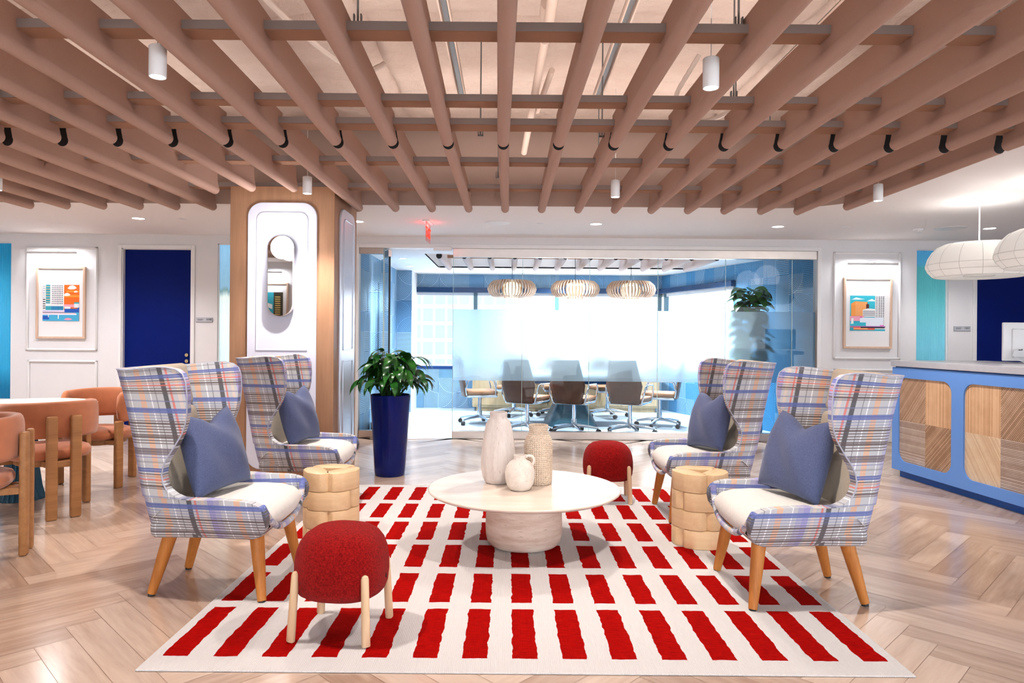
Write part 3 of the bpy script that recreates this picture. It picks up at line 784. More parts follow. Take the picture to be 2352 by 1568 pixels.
# exit sign hung edge-on
X, Y = ceil_pt(981, 507)
t = thing('exit_sign', 'clear acrylic exit sign with red letters hung edge-on from the ceiling', 'exit sign', (X, Y + .1, CZ), R(88))
MB().box(-.17, .17, -.04, .04, -.012, 0, .003).build('mounting_plate', 'white_metal', t, 0)
me_glass = mat('red_lit_acrylic', (.85, .35, .33), .2, Alpha=.55)
MB().box(-.15, .15, -.004, .004, -.22, -.012).build('acrylic_panel', me_glass, t, 0)
redl = emis('red_letters', (1, .05, .03), 1.6)
text_mesh('lettering', 'EXIT', .16, redl, t, Matrix.Translation((0, -.006, -.125)) @ XZ)
text_mesh('lettering', 'EXIT', .16, redl, t, Matrix.Rotation(PI, 4, 'Z') @ Matrix.Translation((0, -.006, -.125)) @ XZ)
l = bpy.data.lights.new('exit_glow', 'POINT'); l.energy = .8; l.color = (1, .1, .08); l.shadow_soft_size = .05; o = bpy.data.objects.new('exit_glow', l); COL.objects.link(o); o.location = (X, Y + .1, CZ - .06)

# ------------------------------------------------------------------ oak column with white arched panels, mirror, globe
CX0, CX1, CY0, CY1, CTZ = -2.405, -1.505, 6.0, 6.86, 2.575
t = thing('column', 'square oak clad column with white arched panels and a pill mirror', 'column', (0, 0, 0))
MB().box(CX0, CX1, CY0, CY1, 0, CTZ, .004).build('oak_cladding', 'colwood', t, 0)
a = [PX(568, 700, CY0 - .012)[0], PX(727, 700, CY0 - .012)[0], .14, PX(650, 465, CY0 - .012)[1]]
me = shape2d([rrect(a[0], a[1], a[2], a[3], .125, 12)], .024, .006)
pn = link('front_panel', me, 'lav', t, 30, mx=Matrix.Translation((0, CY0 - .008, 0)) @ XZ)
g = [PX(590, 700, CY0)[0], PX(708, 700, CY0)[0], PX(650, 805, CY0)[1], PX(650, 488, CY0)[1]]
def groove(x0, x1, z0, z1, rads, w=.012):
    return shape2d([rrect(x0, x1, z0, z1, rads, 8), rrect(x0 + w, x1 - w, z0 + w, z1 - w, tuple(max(q - w, 0) for q in rads), 8)], .010, .003)
link('panel_bead', groove(*g, (.07, .07, .005, .005)), 'lav', pn, 30, mx=pn.matrix_local.inverted() @ Matrix.Translation((0, CY0 - .022, 0)) @ XZ)
link('panel_bead', groove(g[0], g[1], .28, g[2] - .09, (.005, .005, .07, .07)), 'lav', pn, 30, mx=pn.matrix_local.inverted() @ Matrix.Translation((0, CY0 - .022, 0)) @ XZ)
SIDE = Matrix.Translation((CX1 + .008, 0, 0)) @ Matrix.Rotation(R(90), 4, 'Z') @ XZ
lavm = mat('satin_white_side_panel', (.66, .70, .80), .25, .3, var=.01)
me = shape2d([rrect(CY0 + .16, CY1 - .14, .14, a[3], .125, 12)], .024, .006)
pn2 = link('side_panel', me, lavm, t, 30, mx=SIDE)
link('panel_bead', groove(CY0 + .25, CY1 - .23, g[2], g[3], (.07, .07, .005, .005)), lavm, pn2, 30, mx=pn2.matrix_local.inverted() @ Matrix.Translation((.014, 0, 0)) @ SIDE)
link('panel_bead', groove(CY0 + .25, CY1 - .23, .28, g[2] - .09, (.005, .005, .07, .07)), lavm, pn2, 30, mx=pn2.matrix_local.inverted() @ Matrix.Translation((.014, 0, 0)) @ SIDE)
# mirror
MYY = CY0 - .07
x0, z1 = PX(617, 541, MYY); x1, z0 = PX(675, 727, MYY); cx = (x0 + x1) / 2; rr_ = (x1 - x0) / 2
t = thing('pill_mirror', 'tall pill shaped mirror with a round white globe lamp on the oak column', 'mirror', (cx, MYY, 0))
MB().prism(rrect(-rr_, rr_, z0, z1, rr_ - .0005, 16), -.01, .028, .004, mx=XZ).build('mirror_body', 'steel', t, 30)
MB().prism(rrect(-rr_ + .006, rr_ - .006, z0 + .006, z1 - .006, rr_ - .0065, 16), .028, .0295, mx=XZ).build('mirror_glass', 'mirror', t, 0)
MB().box(-.05, .05, 0, .06, z0 + .15, z1 - .15).build('wall_mount', 'white_metal', t, 0)
gx, gz = PX(645.5, 567, MYY - .06)
gl = MB().lathe([(0, -.1)] + [(.1 * math.cos(R(q)), .1 * math.sin(R(q))) for q in range(-80, 90, 10)] + [(0, .1)], 32).build('globe_lamp', 'glow_globe', t, mx=Matrix.Translation((gx - cx, -.03, gz)) @ Matrix.Diagonal((.98, .4, .98, 1)))
l = bpy.data.lights.new('globe', 'POINT'); l.energy = 7; l.color = (1, .96, .94); l.shadow_soft_size = .1; o = bpy.data.objects.new('globe_light', l); COL.objects.link(o); o.location = (gx, MYY - .22, gz)

# wall piece behind the camera that the mirror shows
struct(MB().box(-5.6, -2.9, -.32, -.22, 0, CZ).build('wall_front', 'wall', None, 0))

# ------------------------------------------------------------------ pictures
def poster_mesh(polys):
    """coloured flat shapes, painter's order; coordinates 0..1"""
    bm = bmesh.new(); cl = bm.loops.layers.float_color.new('Col')
    for i, (c, pts) in enumerate(polys):
        f = bm.faces.new([bm.verts.new((x, -.0002 * (i + 1) * .2, z)) for x, z in pts])
        for l in f.loops: l[cl] = (*c, 1)
    me = bpy.data.meshes.new('print'); bm.to_mesh(me); bm.free(); return me
def rc(c, x0, x1, z0, z1): return (c, [(x0, z0), (x1, z0), (x1, z1), (x0, z1)])
def cloud(c, x, z, w, h): return (c, [(x - w, z), (x - w * .5, z - h * .3), (x + w * .4, z - h * .25), (x + w, z + h * .1), (x + w * .6, z + h * .7), (x + w * .1, z + h), (x - w * .5, z + h * .8)])
OR, WH, TE, DK, BL, PK, LB = (.90, .19, .02), (.9, .9, .9), (.05, .42, .52), (.02, .03, .06), (.02, .12, .52), (.88, .42, .55), (.08, .45, .70)
def art_left():
    p = [rc(OR, 0, 1, 0, 1), rc((.95, .36, .05), .58, 1, .66, .72), rc((.95, .40, .05), .65, 1, .8, .84), cloud(WH, .8, .9, .13, .09), cloud(WH, .66, .71, .1, .07), cloud(WH, .9, .8, .06, .04), rc(PK, .58, 1, .38, .46),
         rc(WH, 0, .24, .3, 1), rc(TE, .08, .2, .48, 1), rc(WH, .2, .58, .28, 1)]
    for k in range(7): p.append(rc((.95, .55, .3), .08, .2, .52 + k * .07, .535 + k * .07))
    for k in range(12): p.append(rc(DK if k < 6 else (.5, .6, .7), 0, .07, .28 + k * .06, .305 + k * .06))
    for i in range(7):
        for j in range(10): p.append(rc((.03, .10, .14) if (i + j) % 3 else (.15, .05, .2), .25 + i * .046, .272 + i * .046, .47 + j * .054, .497 + j * .054))
    p += [rc(TE, .08, .57, .30, .41)] + [rc(BL, .25 + k * .045, .27 + k * .045, .30, .41) for k in range(7)]
    p += [rc(WH, .6, .76, .33, .4), rc((.8, .85, .9), .86, 1, .37, .5), rc(TE, .86, 1, .48, .52), rc(BL, .6, .98, .24, .34), (BL, [(.85, .2), (1, .2), (1, .38), (.93, .34)]),
          rc((.75, .72, .9), 0, .6, .25, .30), rc(LB, 0, 1, 0, .24), rc((.9, .4, .35), 0, .9, .21, .225), rc((.85, .8, .92), 0, .93, .17, .21), rc(BL, 0, .18, .04, .14), cloud((.85, .35, .5), .7, .04, .12, .05), rc(WH, .15, .17, .1, .18), rc(WH, .42, .445, .06, .18)]
    return p
def art_right():
    S_ = (.05, .55, .68); O2 = (.93, .38, .09)
    p = [rc(S_, 0, 1, 0, 1), (WH, [(0, .89), (.08, .9), (.17, .95), (.3, .92), (.43, .90), (.25, .885)]), (WH, [(.47, .84), (.55, .88), (.62, .91), (.72, .86), (.72, .84)]),
         (O2, [(.03, .4), (.03, .77), (.15, .84), (.5, .82), (.5, .4)])]
    for k in range(9): p.append(rc((.95, .68, .45), .17 + k * .037, .178 + k * .037, .42, .82))
    p += [((.12, .03, .03), [(.45, .6), (.5, .82), (.5, .6)]), rc((.15, .04, .04), .46, .54, .63, .76), rc(WH, .71, 1, .05, 1)]
    for j in range(18):
        p.append(rc(DK, .72, .79, .16 + j * .047, .172 + j * .047))
        for i in range(3): p.append(rc(DK, .81 + i * .06, .85 + i * .06, .16 + j * .047, .178 + j * .047))
    p += [(WH, [(.36, .4), (.36, .6), (.5, .64), (.72, .62), (.72, .4)])] + [rc((.12, .12, .18), .37, .71, .43 + k * .032, .443 + k * .032) for k in range(5)]
    p += [rc(PK, 0, .4, .28, .42), rc((.80, .86, .96), .28, .95, .14, .38), rc(S_, 0, .45, .14, .24), (WH, [(.02, .2), (.1, .2), (.1, .36), (.04, .36)]), rc((.5, .2, .5), 0, 1, .09, .14), rc((.86, .16, .1), 0, .7, .03, .11), rc((.95, .5, .2), .1, .5, .05, .08), rc(DK, .3, .98, .08, .115), rc(TE, 0, .1, 0, .1), rc((.85, .25, .6), .85, .95, .14, .17), rc((.85, .2, .5), .28, .34, .37, .41)]
    return p
def art_mirror():
    p = [rc(TE, 0, 1, 0, 1), rc((.06, .05, .03), 0, .35, .1, 1)]
    for k in range(10): p.append(rc((.8, .6, .2), .1, .3, .2 + k * .07, .23 + k * .07))
    p += [(WH, [(.4, .6), (.9, .75), (.9, .62), (.4, .45)]), rc((.02, .1, .1), 0, 1, 0, .15)]
    return p
def picture(x0, x1, z0, z1, Y, art, ax, label, flip=False):
    w_, h_ = x1 - x0, z1 - z0
    t = thing('framed_print', label, 'picture', ((x0 + x1) / 2, Y, z0), PI if flip else 0, group='framed city prints' if not flip else None)
    fw = .028
    m = MB(); hw = w_ / 2
    for a_, b_, c, d in ((-hw, hw, h_ - fw, h_), (-hw, hw, 0, fw), (-hw, -hw + fw, fw, h_ - fw), (hw - fw, hw, fw, h_ - fw)): m.box(a_, b_, -.035, 0, c, d, .003)
    m.build('frame', 'frame_wood', t, 0)
    MB().box(-hw + fw, hw - fw, -.02, 0, fw, h_ - fw).build('mount_board', 'paper', t, 0)
    me = poster_mesh(art); s = ax[1] - ax[0]
    o = link('print', me, 'ink', t, 0); o.location = (-hw + ax[0] * w_, -.0205, ax[2] * h_); o.scale = (s * w_, 1, (ax[3] - ax[2]) * h_)
    return t
def picture_lamp(xc, z, Y, w_, label, flip=False):
    t = thing('picture_lamp', label, 'picture light', (xc, Y, z), PI if flip else 0, group='slim picture lights')
    MB().tube([(-w_ / 2, -.14, 0), (w_ / 2, -.14, 0)], .013, 14).build('lamp_bar', 'white_metal', t)
    MB().tube([(.05, -.14, 0), (.05, -.05, .03), (.05, 0, .03)], .006, 10).box(.0, .1, -.012, 0, -.16, .05, .003).build('bracket', 'white_metal', t)
    l = bpy.data.lights.new('pic', 'AREA'); l.shape = 'RECTANGLE'; l.size = w_ * .9; l.size_y = .02; l.energy = 3; l.color = (.96, .97, 1)
    o = bpy.data.objects.new('picture_beam', l); COL.objects.link(o); o.parent = t; o.location = (0, -.14, -.016); o.rotation_euler = (R(35), 0, 0)
a = hole_px(86.5, 198, 612, 778)
picture(*a, WY, art_left(), (.135, .875, .245, .748), 'framed print of a white tower under an orange sky on the left wall')
xc = (a[0] + a[1]) / 2
picture_lamp(PX(118, 580, WY - .14)[0], PX(118, 580, WY - .14)[1], WY, .62, 'slim white picture light above the orange sky print')
a = hole_px(1936, 2046, 637, 801)
picture(*a, WY, art_right(), (.135, .86, .25, .745), 'framed print of an orange tower under a teal sky on the right wall')
picture_lamp(PX(2005, 606, WY - .14)[0], PX(2005, 606, WY - .14)[1], WY, .62, 'slim white picture light above the teal sky print')
mxv = cx * 2.0 + 0.0
picture(-4.44, -3.80, 1.28, 2.19, -.22, art_mirror(), (.14, .86, .24, .82), 'framed teal print reflected in the pill mirror', True)
o = picture_lamp(-4.12, 2.36, -.22, .5, 'slim picture light reflected at the top of the pill mirror', True)

# door signs
for x0, x1, y0, y1, num, lab in ((451, 489, 729, 740, '1648', 'small grey door sign reading 1648 beside the left navy door'), (2190, 2228, 749, 760, '1601', 'small grey door sign reading 1601 beside the right navy door')):
    a = hole_px(x0, x1, y0, y1)
    t = thing('door_sign', lab, 'sign', ((a[0] + a[1]) / 2, WY, (a[2] + a[3]) / 2), group='grey room number signs'); hw, hh = (a[1] - a[0]) / 2, (a[3] - a[2]) / 2
    MB().box(-hw, hw, -.012, 0, -hh, hh, .002).build('plate', 'sign', t, 0)
    MB().box(-hw + .004, hw - .004, -.0135, -.01, -hh + .006, hh - .004).build('face', mat('sign_face', (.55, .57, .62), .4), t, 0)
    text_mesh('number', num, .036, 'sign_text', t, Matrix.Translation((hw * .55, -.014, .006)) @ XZ)
    MB().box(-hw * .8, -hw * .1, -.0142, -.013, .006, .011).box(-hw * .8, -hw * .2, -.0142, -.013, -.006, -.001).build('small_print', 'sign_text', t, 0)

# unseen fill lamps added above the baffles to brighten the open ceiling
for X, Y, W_, D_, P_ in ((-2.6, 2.6, 2.5, 1.6, 9), (.6, 3.4, 3.5, 2.2, 19), (.6, 5.6, 3.5, 1.2, 13), (-3.4, 5.2, 2.5, 1.5, 8)):
    l = bpy.data.lights.new('plenum_fill', 'AREA'); l.shape = 'RECTANGLE'; l.size = W_; l.size_y = D_; l.energy = P_; l.color = (1, .90, .84)
    o = bpy.data.objects.new('plenum_fill', l); COL.objects.link(o); o.location = (X, Y, 2.70); o.rotation_euler = (PI, 0, 0)
# ------------------------------------------------------------------ glass partition
GY = 8.85
def X_(px, Y=GY): return (px - 1168) / F * Y
ZB0, ZB1 = .735, 1.636
t = thing('window_4', 'frameless glass wall of the meeting room with a frosted middle band', 'glass partition', (0, GY, 0), kind='structure')
PJ = [1040, 1199, 1353, 1510, 1665, 1818, 1876]
HZ0 = 2.30
for a, b_ in zip(PJ, PJ[1:]):
    xa, xb = X_(a) + .003, X_(b_) - .003
    p = MB().grid([[(xa, 0, .09), (xb, 0, .09)], [(xa, 0, HZ0), (xb, 0, HZ0)]]).build('glass_pane', 'glass', t, 0)
    MB().box(xa - .0045, xa + .001, -.005, .005, .09, HZ0).build('pane_edge', 'glass_edge', p, 0)
    MB().box(xa, xb, .004, .007, ZB0, ZB1).build('frosted_film', 'frost', p, 0)
MB().box(X_(1040), OX1, -.045, .045, HZ0, OZ, .003).build('header_rail', 'steel', t, 0)
MB().box(X_(1040), OX1, -.045, .045, 0, .095, .003).build('bottom_rail', 'steel', t, 0)
t = thing('window_5', 'narrow clear glass sidelight left of the open glass door', 'glass sidelight', (0, GY, 0), kind='structure')
xa, xb = OX0, X_(880)
MB().grid([[(xa, 0, .09), (xb, 0, .09)], [(xa, 0, 2.33), (xb, 0, 2.33)]]).build('glass_pane', 'glass', t, 0)
MB().box(xa, xb, -.04, .04, 2.33, OZ, .003).build('header_rail', 'steel', t, 0)
MB().box(xa, xb, -.04, .04, 0, .095, .003).build('bottom_rail', 'steel', t, 0)
MB().box(xb - .002, xb + .012, -.012, .012, 0, OZ).build('pane_edge', 'glass_edge', t, 0)
# open door leaf folded back into the room
hx, ang = X_(893), R(115)
t = thing('door_3', 'clear glass door standing open into the meeting room', 'glass door', (hx, GY + .02, 0), ang, kind='structure')
MB().grid([[(0, 0, .1), (.85, 0, .1)], [(0, 0, 2.3), (.85, 0, 2.3)]]).build('glass_leaf', 'glass', t, 0)
MB().box(-.012, .006, -.01, .01, .1, 2.3).build('dark_edge_seal', 'dark_metal', t, 0)
MB().box(-.02, .85, -.022, .022, 0, .1, .003).box(-.02, .2, -.022, .022, 2.3, 2.39, .003).build('patch_rail', 'steel', t, 0)
MB().tube([(.74, -.05, 1.0), (.74, -.05, 2.02)], .012, 12).tube([(.74, -.05, 1.1), (.74, 0, 1.1)], .008, 8).tube([(.74, -.05, 1.92), (.74, 0, 1.92)], .008, 8).build('pull_handle', 'dark_metal', t)
a = PX(996, 568, 8.74); b_ = PX(1037, 574, 8.74)
o = MB().box(a[0], b_[0], 8.72, 8.79, b_[1] - .01, a[1] + .01, .006).build('door_closer', 'white_metal', None, 0)  # boxed door closer above the doorway
tag(o, 'small white door closer box over the meeting room doorway', 'door closer')

# ------------------------------------------------------------------ meeting room shell
CR = 2.41
def wquads(name, quads, m, kind='structure'):
    """upright rectangles (p0, p1, z0, z1) with running wallpaper coordinates"""
    bm = bmesh.new(); uv = bm.loops.layers.uv.new('UVMap')
    for p0, p1, z0, z1 in quads:
        L = math.dist(p0, p1); o0 = p0[0] + p0[1]
        f = bm.faces.new([bm.verts.new((*p0, z0)), bm.verts.new((*p1, z0)), bm.verts.new((*p1, z1)), bm.verts.new((*p0, z1))])
        for l, q in zip(f.loops, ((o0, z0), (o0 + L, z0), (o0 + L, z1), (o0, z1))): l[uv].uv = q
    me = bpy.data.meshes.new(name); bm.to_mesh(me); bm.free(); o = link(name, me, m, None, 0)
    md = o.modifiers.new('s', 'SOLIDIFY'); md.thickness = .02; md.offset = 1
    return struct(o)
LX = OX0 - .03
BYY = 12.6; WZ0, WZ1, VZ = .753, 2.08, 2.17
A, B = Vector((2.78, BYY)), Vector((3.93, 8.93))
def ab(s): p = A.lerp(B, s); return (p.x, p.y)
wquads('wall_inner_left', [((LX, 8.93), (LX, 11.9), 0, CR), ((LX, 11.9), (-1.66, 11.9), 0, CR)], 'paper_blue')
struct(MB().box(-1.68, -1.655, 11.9, BYY, 0, CR).build('wall_inner_pier', 'wall', None, 0))
wquads('wall_inner_back', [((-1.66, BYY), (A.x, BYY), 0, WZ0 - .05), ((-1.66, BYY), (A.x, BYY), VZ, CR)], 'paper_blue')
wquads('wall_inner_right', [((A.x, A.y), ab(.57), 0, WZ0 - .05), ((A.x, A.y), ab(.57), VZ, CR), (ab(.57), (B.x, B.y), 0, CR)], 'paper_deep')
hole2 = rrect(-1.15, 2.95, 9.45, 11.35, .02, 2)
me = shape2d([[(LX, 8.93), (4.3, 8.93), (4.3, 12.7), (LX, 12.7)], hole2], .02)
struct(link('ceiling_meeting_room', me, 'ceil', None, 0, loc=(0, 0, CR + .01)))
fa = MB().grid([[(x, y, z) for x, y in hole2] for z in (CR, 2.95)], closed=True).build('trim_7', 'ceil', None, 40); struct(fa)
struct(MB().box(-1.2, 3.0, 9.4, 11.4, 2.95, 2.97).build('ceiling_recess', 'wall', None, 0))
bs = MB(); e = .012
bs.box(LX, LX + e, 8.93, 11.9, 0, .085).box(LX, -1.66, 11.9 - e, 11.9, 0, .085).box(-1.66, A.x, BYY - e, BYY, 0, .085)
rotAB = math.atan2(B.y - A.y, B.x - A.x); LAB = (B - A).length
bs.box(0, LAB, -e, 0, 0, .085, mx=Matrix.Translation((A.x, A.y, 0)) @ Matrix.Rotation(rotAB, 4, 'Z'))
struct(bs.build('baseboard_meeting_room', 'navy_base', None, 0))
# windows of the meeting room
def win(n, mx, L, muls, label, valance_x1):
    t = thing('window_%d' % n, label, 'window', (0, 0, 0), kind='structure'); t.matrix_world = mx
    MB().box(0, valance_x1, -.10, 0, WZ1, VZ, .003).build('shade_valance', 'navytop', t, 0)
    MB().box(0, L, -.03, .02, WZ0 - .05, WZ0, .003).build('window_sill', 'navy_base', t, 0)
    f = MB(); f.box(0, L, .0, .05, WZ1 - .05, WZ1 + .09).box(0, L, 0, .05, WZ0, WZ0 + .03)
    f.build('window_frame', 'white_metal', t, 0)
    for q in muls:
        MB().box(q - .035, q + .035, -.01, .05, WZ0, WZ1).build('mullion', 'tealbase', t, 0)
    MB().grid([[(0, .03, WZ0), (L, .03, WZ0)], [(0, .03, WZ1), (L, .03, WZ1)]]).build('glass_pane', 'outglass', t, 0)
win(6, Matrix.Translation((-1.66, BYY, 0)), 4.44, [1.06, 2.53, 4.39], 'long bright window across the back of the meeting room', 4.44)
win(7, Matrix.Translation((A.x, A.y, 0)) @ Matrix.Rotation(rotAB, 4, 'Z'), LAB * .57, [.10, LAB * .57 - .03], 'bright window in the slanting right wall of the meeting room', LAB * .57)
t = thing('apartment_tower', 'pale apartment tower with white balcony slabs seen through the left meeting room window', 'building', (-9, 46, -20))
MB().box(-5, 9.5, 0, 8, 0, 50).build('tower_wall', 'facade', t, 0)
m = MB()
for k in range(44): m.box(-5, 9.7, -1.2, 0, k * 1.1, k * 1.1 + .22)
m.build('balcony_slabs', emis('glowing_slab', (.85, .93, 1), .95), t, 0)  # emission stands in for daylight on the slabs

# baffles of the meeting room
mk_b = [None]
for k in range(12):
    nm = ORD[k + 1] + ' from the left'
    lab = 'short pale ceiling baffle inside the meeting room, ' + nm
    t = thing('ceiling_baffle', lab, 'ceiling baffle', (-.965 + .348 * k, 0, 2.36), group='ceiling baffles inside the meeting room')
    if mk_b[0] is None:
        mk_b[0] = (baffle_mesh(9.6, 11.3, scale=1.15).build('felt_body', 'felt_light', t, 30),
                   MB().prism([(x * 1.07, z * 1.12 + .002) for x, z in BP], -.004, .001, mx=Matrix.Translation((0, 9.599, 0)) @ XZ).build('dark_end_cap', 'black', t, 0))  # black cap paints the shade inside the tube
    else:
        for o in mk_b[0]: c = o.copy(); COL.objects.link(c); c.parent = t
o = MB().box(-1.1, 2.9, 10.6, 10.7, 2.49, 2.53).build('ceiling_crossbeam', 'felt_dark', None, 0); tag(o, 'tan crossbeam over the pale baffles inside the meeting room', 'beam')
first = None
for x, y, lab in ((926, 593, 'nearest the doorway'), (942, 611, 'behind the one nearest the doorway'), (1165, 625, 'left of the slatted lamps'), (1412, 628, 'behind the middle slatted lamp'), (1560, 629, 'at the right end')):
    X, Y = ceil_pt(x, y, CR)
    lab = 'small bright downlight of the meeting room ceiling, ' + lab
    if first is None:
        t = first = thing('recessed_downlight', lab, 'downlight', (X, Y, CR), group='downlights of the meeting room')
        MB().lathe([(.05, -.001), (.058, -.006), (.066, -.001)], 24).build('trim_ring', 'white_metal', t)
        MB().lathe([(0, -.003), (.051, -.003)], 24).build('lens', 'glow', t)
    else: dup(first, (X, min(Y, 12.3), CR), 0, lab)
for X, Y in ((-1.2, 10.3), (0.9, 11.9), (2.6, 10.4), (.9, 9.5)): spot(X, Y, 2.38, 190, (.86, .94, 1), 150, .06)  # extra spots apart from the fixtures, added to brighten this room

# slatted donut pendants
def slat_pendant():
    t = thing('slatted_pendant', '', 'pendant light', group='slatted wooden pendants')
    prof = [(.12, .10), (.20, .135), (.29, .125), (.35, .07), (.372, 0), (.35, -.07), (.29, -.115), (.20, -.125), (.13, -.11)]
    m = MB()
    for k in range(44):
        a = 2 * PI * k / 44; mx = Matrix.Rotation(a, 4, 'Z')
        m.grid([[(r, -.008, z) for r, z in prof], [(r, .008, z) for r, z in prof]], mx=mx)
        m.grid([[(r, -.008, z) for r, z in prof], [(r * .93 if r > .2 else r, -.008, z * .88) for r, z in prof]], mx=mx)
    m.build('slat_ring', 'frame_wood', t, 0)
    MB().lathe([(0, -.135), (.10, -.135), (.13, -.05), (.135, 0), (.13, .06), (.10, .125), (0, .125)], 28).build('glowing_drum', 'glow_soft', t)
    m = MB()
    for k in range(16):
        a = 2 * PI * k / 16
        m.tube([(.105 * math.cos(a), .105 * math.sin(a), .125), (.142 * math.cos(a), .142 * math.sin(a), .0), (.105 * math.cos(a), .105 * math.sin(a), -.135)], .005, 5)
    m.build('drum_ribs', 'oak', t)
    MB().tube([(0, 0, .12), (0, 0, .95)], .004, 6).build('cord', 'dark_metal', t)
    return t
sp_ = slat_pendant(); zl = PX(1320, 663, 10.5)[1]
for i, (x, lab) in enumerate(((1176, 'slatted wooden donut pendant, left one of three over the meeting table'), (1321, 'slatted wooden donut pendant, middle one of three over the meeting table'), (1449, 'slatted wooden donut pendant, right one of three over the meeting table'))):
    P_ = (PX(x, 663, 10.5)[0], 10.5, 2.01)
    if i == 0: sp_.location = P_; sp_['label'] = lab
    else: dup(sp_, P_, 0, lab)

# meeting table
t = thing('meeting_table', 'long navy edged meeting table on a slate teal flared base', 'table', (.93, 10.5, 0))
def boat(L, W, n=40, p=3.2): return [(L * math.copysign(abs(math.cos(2 * PI * k / n)) ** (2 / p), math.cos(2 * PI * k / n)), W * math.copysign(abs(math.sin(2 * PI * k / n)) ** (2 / p), math.sin(2 * PI * k / n))) for k in range(n)]
MB().prism(boat(1.12, .6), .725, .75, .004).build('tabletop', 'tabletop_white', t, 30)  # white is the reflection on the tabletop, put into its colour
m = MB(); m.grid([[(x * s_, y * s_, z) for x, y in boat(1.12, .6)] for s_, z in ((.99, .724), (.985, .70), (.80, .62), (.5, .62))], closed=True); m.build('tapered_apron', 'navytop', t, 30)
for s_, nm in ((0, 'base'),):
    m = MB(); m.grid([[(x * a_, y * b_, z) for x, y in boat(.40, .5, 24, 5)] for a_, b_, z in ((.95, 1.0, 0), (.93, .98, .03), (.6, .7, .3), (.45, .6, .62))], closed=True)
    m.build('flared_base', 'tealbase', t, 30)
# credenza
t = thing('credenza', 'low pale oak credenza under the meeting room window', 'cabinet', (1.0, 12.28, 0))
MB().box(-1.62, 1.62, -.25, .25, .07, .68, .03, 4).build('body', 'cred', t, 30)
MB().box(-1.55, 1.55, -.2, .2, 0, .07).build('plinth', 'cred', t, 0)
for k in range(5):
    x0 = -1.58 + k * .632
    d = MB().box(x0 + .006, x0 + .626, -.268, -.245, .11, .65, .008).build('cabinet_door', 'cred', t, 0)

# swivel chairs
def swivel():
    t = thing('swivel_chair', '', 'office chair', group='swivel chairs round the meeting table')
    m = MB(); m.tube([(0, 0, .10), (0, 0, .40)], .026, 16).tube([(0, 0, .08), (0, 0, .2)], .036, 16); m.build('gas_column', 'chrome', t)
    m = MB(); cs = []
    for k in range(5):
        a = R(90 + 72 * k); c, s_ = math.cos(a), math.sin(a)
        m.tube([(.02 * c, .02 * s_, .115), (.18 * c, .18 * s_, .10), (.33 * c, .33 * s_, .075)], [.024, .019, .013], 10); cs.append((.33 * c, .33 * s_, a))
    m.build('star_base', 'chrome', t)
    for x, y, a in cs:
        MB().tube([(-.022, 0, 0), (.022, 0, 0)], .031, 16).build('caster', 'rubber', t, mx=Matrix.Translation((x, y, .031)) @ Matrix.Rotation(a + PI / 2 + .5, 4, 'Z'))
    MB().box(-.24, .24, -.22, .24, .445, .505, .025, 3).build('seat', 'leather_seat', t, 30)
    MB().box(-.235, .235, -.215, .235, .405, .448, .018, 3).build('seat_pan', 'chrome', t, 30)
    rows = []
    for z, w_, y in ((.42, .19, -.22), (.50, .205, -.235), (.66, .245, -.262), (.80, .215, -.285), (.92, .19, -.31), (1.0, .18, -.325)):
        rows.append([(w_ * q, y - .035 * (1 - q * q), z) for q in (-1, -.75, -.4, 0, .4, .75, 1)])
    bk = MB().grid(rows).build('backrest', 'leather', t, 60); md = bk.modifiers.new('s', 'SOLIDIFY'); md.thickness = .028; md.offset = 0
    for s_ in (-1, 1):
        MB().tube([(s_ * .22, -.22, .44), (s_ * .255, -.24, .54), (s_ * .27, -.20, .655), (s_ * .27, -.14, .672), (s_ * .27, .12, .665), (s_ * .27, .16, .65), (s_ * .255, .20, .54), (s_ * .235, .20, .44), (s_ * .23, 0, .43)], .011, 10).build('arm_loop', 'chrome', t)
    return t
sw = swivel()
for i, (X, Y, r_, lab) in enumerate(((.26, 9.42, -28, 'brown leather swivel chair, left one of the three with backs to the glass'), (.89, 9.38, -25, 'brown leather swivel chair, middle one of the three with backs to the glass'), (1.64, 9.36, -27, 'brown leather swivel chair, right one of the three with backs to the glass'),
                                 (.10, 11.45, 165, 'swivel chair across the meeting table, far side at left'), (.80, 11.5, 185, 'swivel chair across the meeting table, far side in the middle'), (1.62, 11.4, 195, 'swivel chair across the meeting table, far side at right'),
                                 (-.62, 10.35, -80, 'swivel chair at the left head of the meeting table'), (2.45, 10.2, 75, 'dark swivel chair at the right head of the meeting table'))):
    if X == -.62: X = -.42
    if X == 2.45: X = 2.22
    if i == 0: sw.location = (X, Y, 0); sw.rotation_euler = (0, 0, R(r_)); sw['label'] = lab
    else: dup(sw, (X, Y, 0), R(r_), lab)

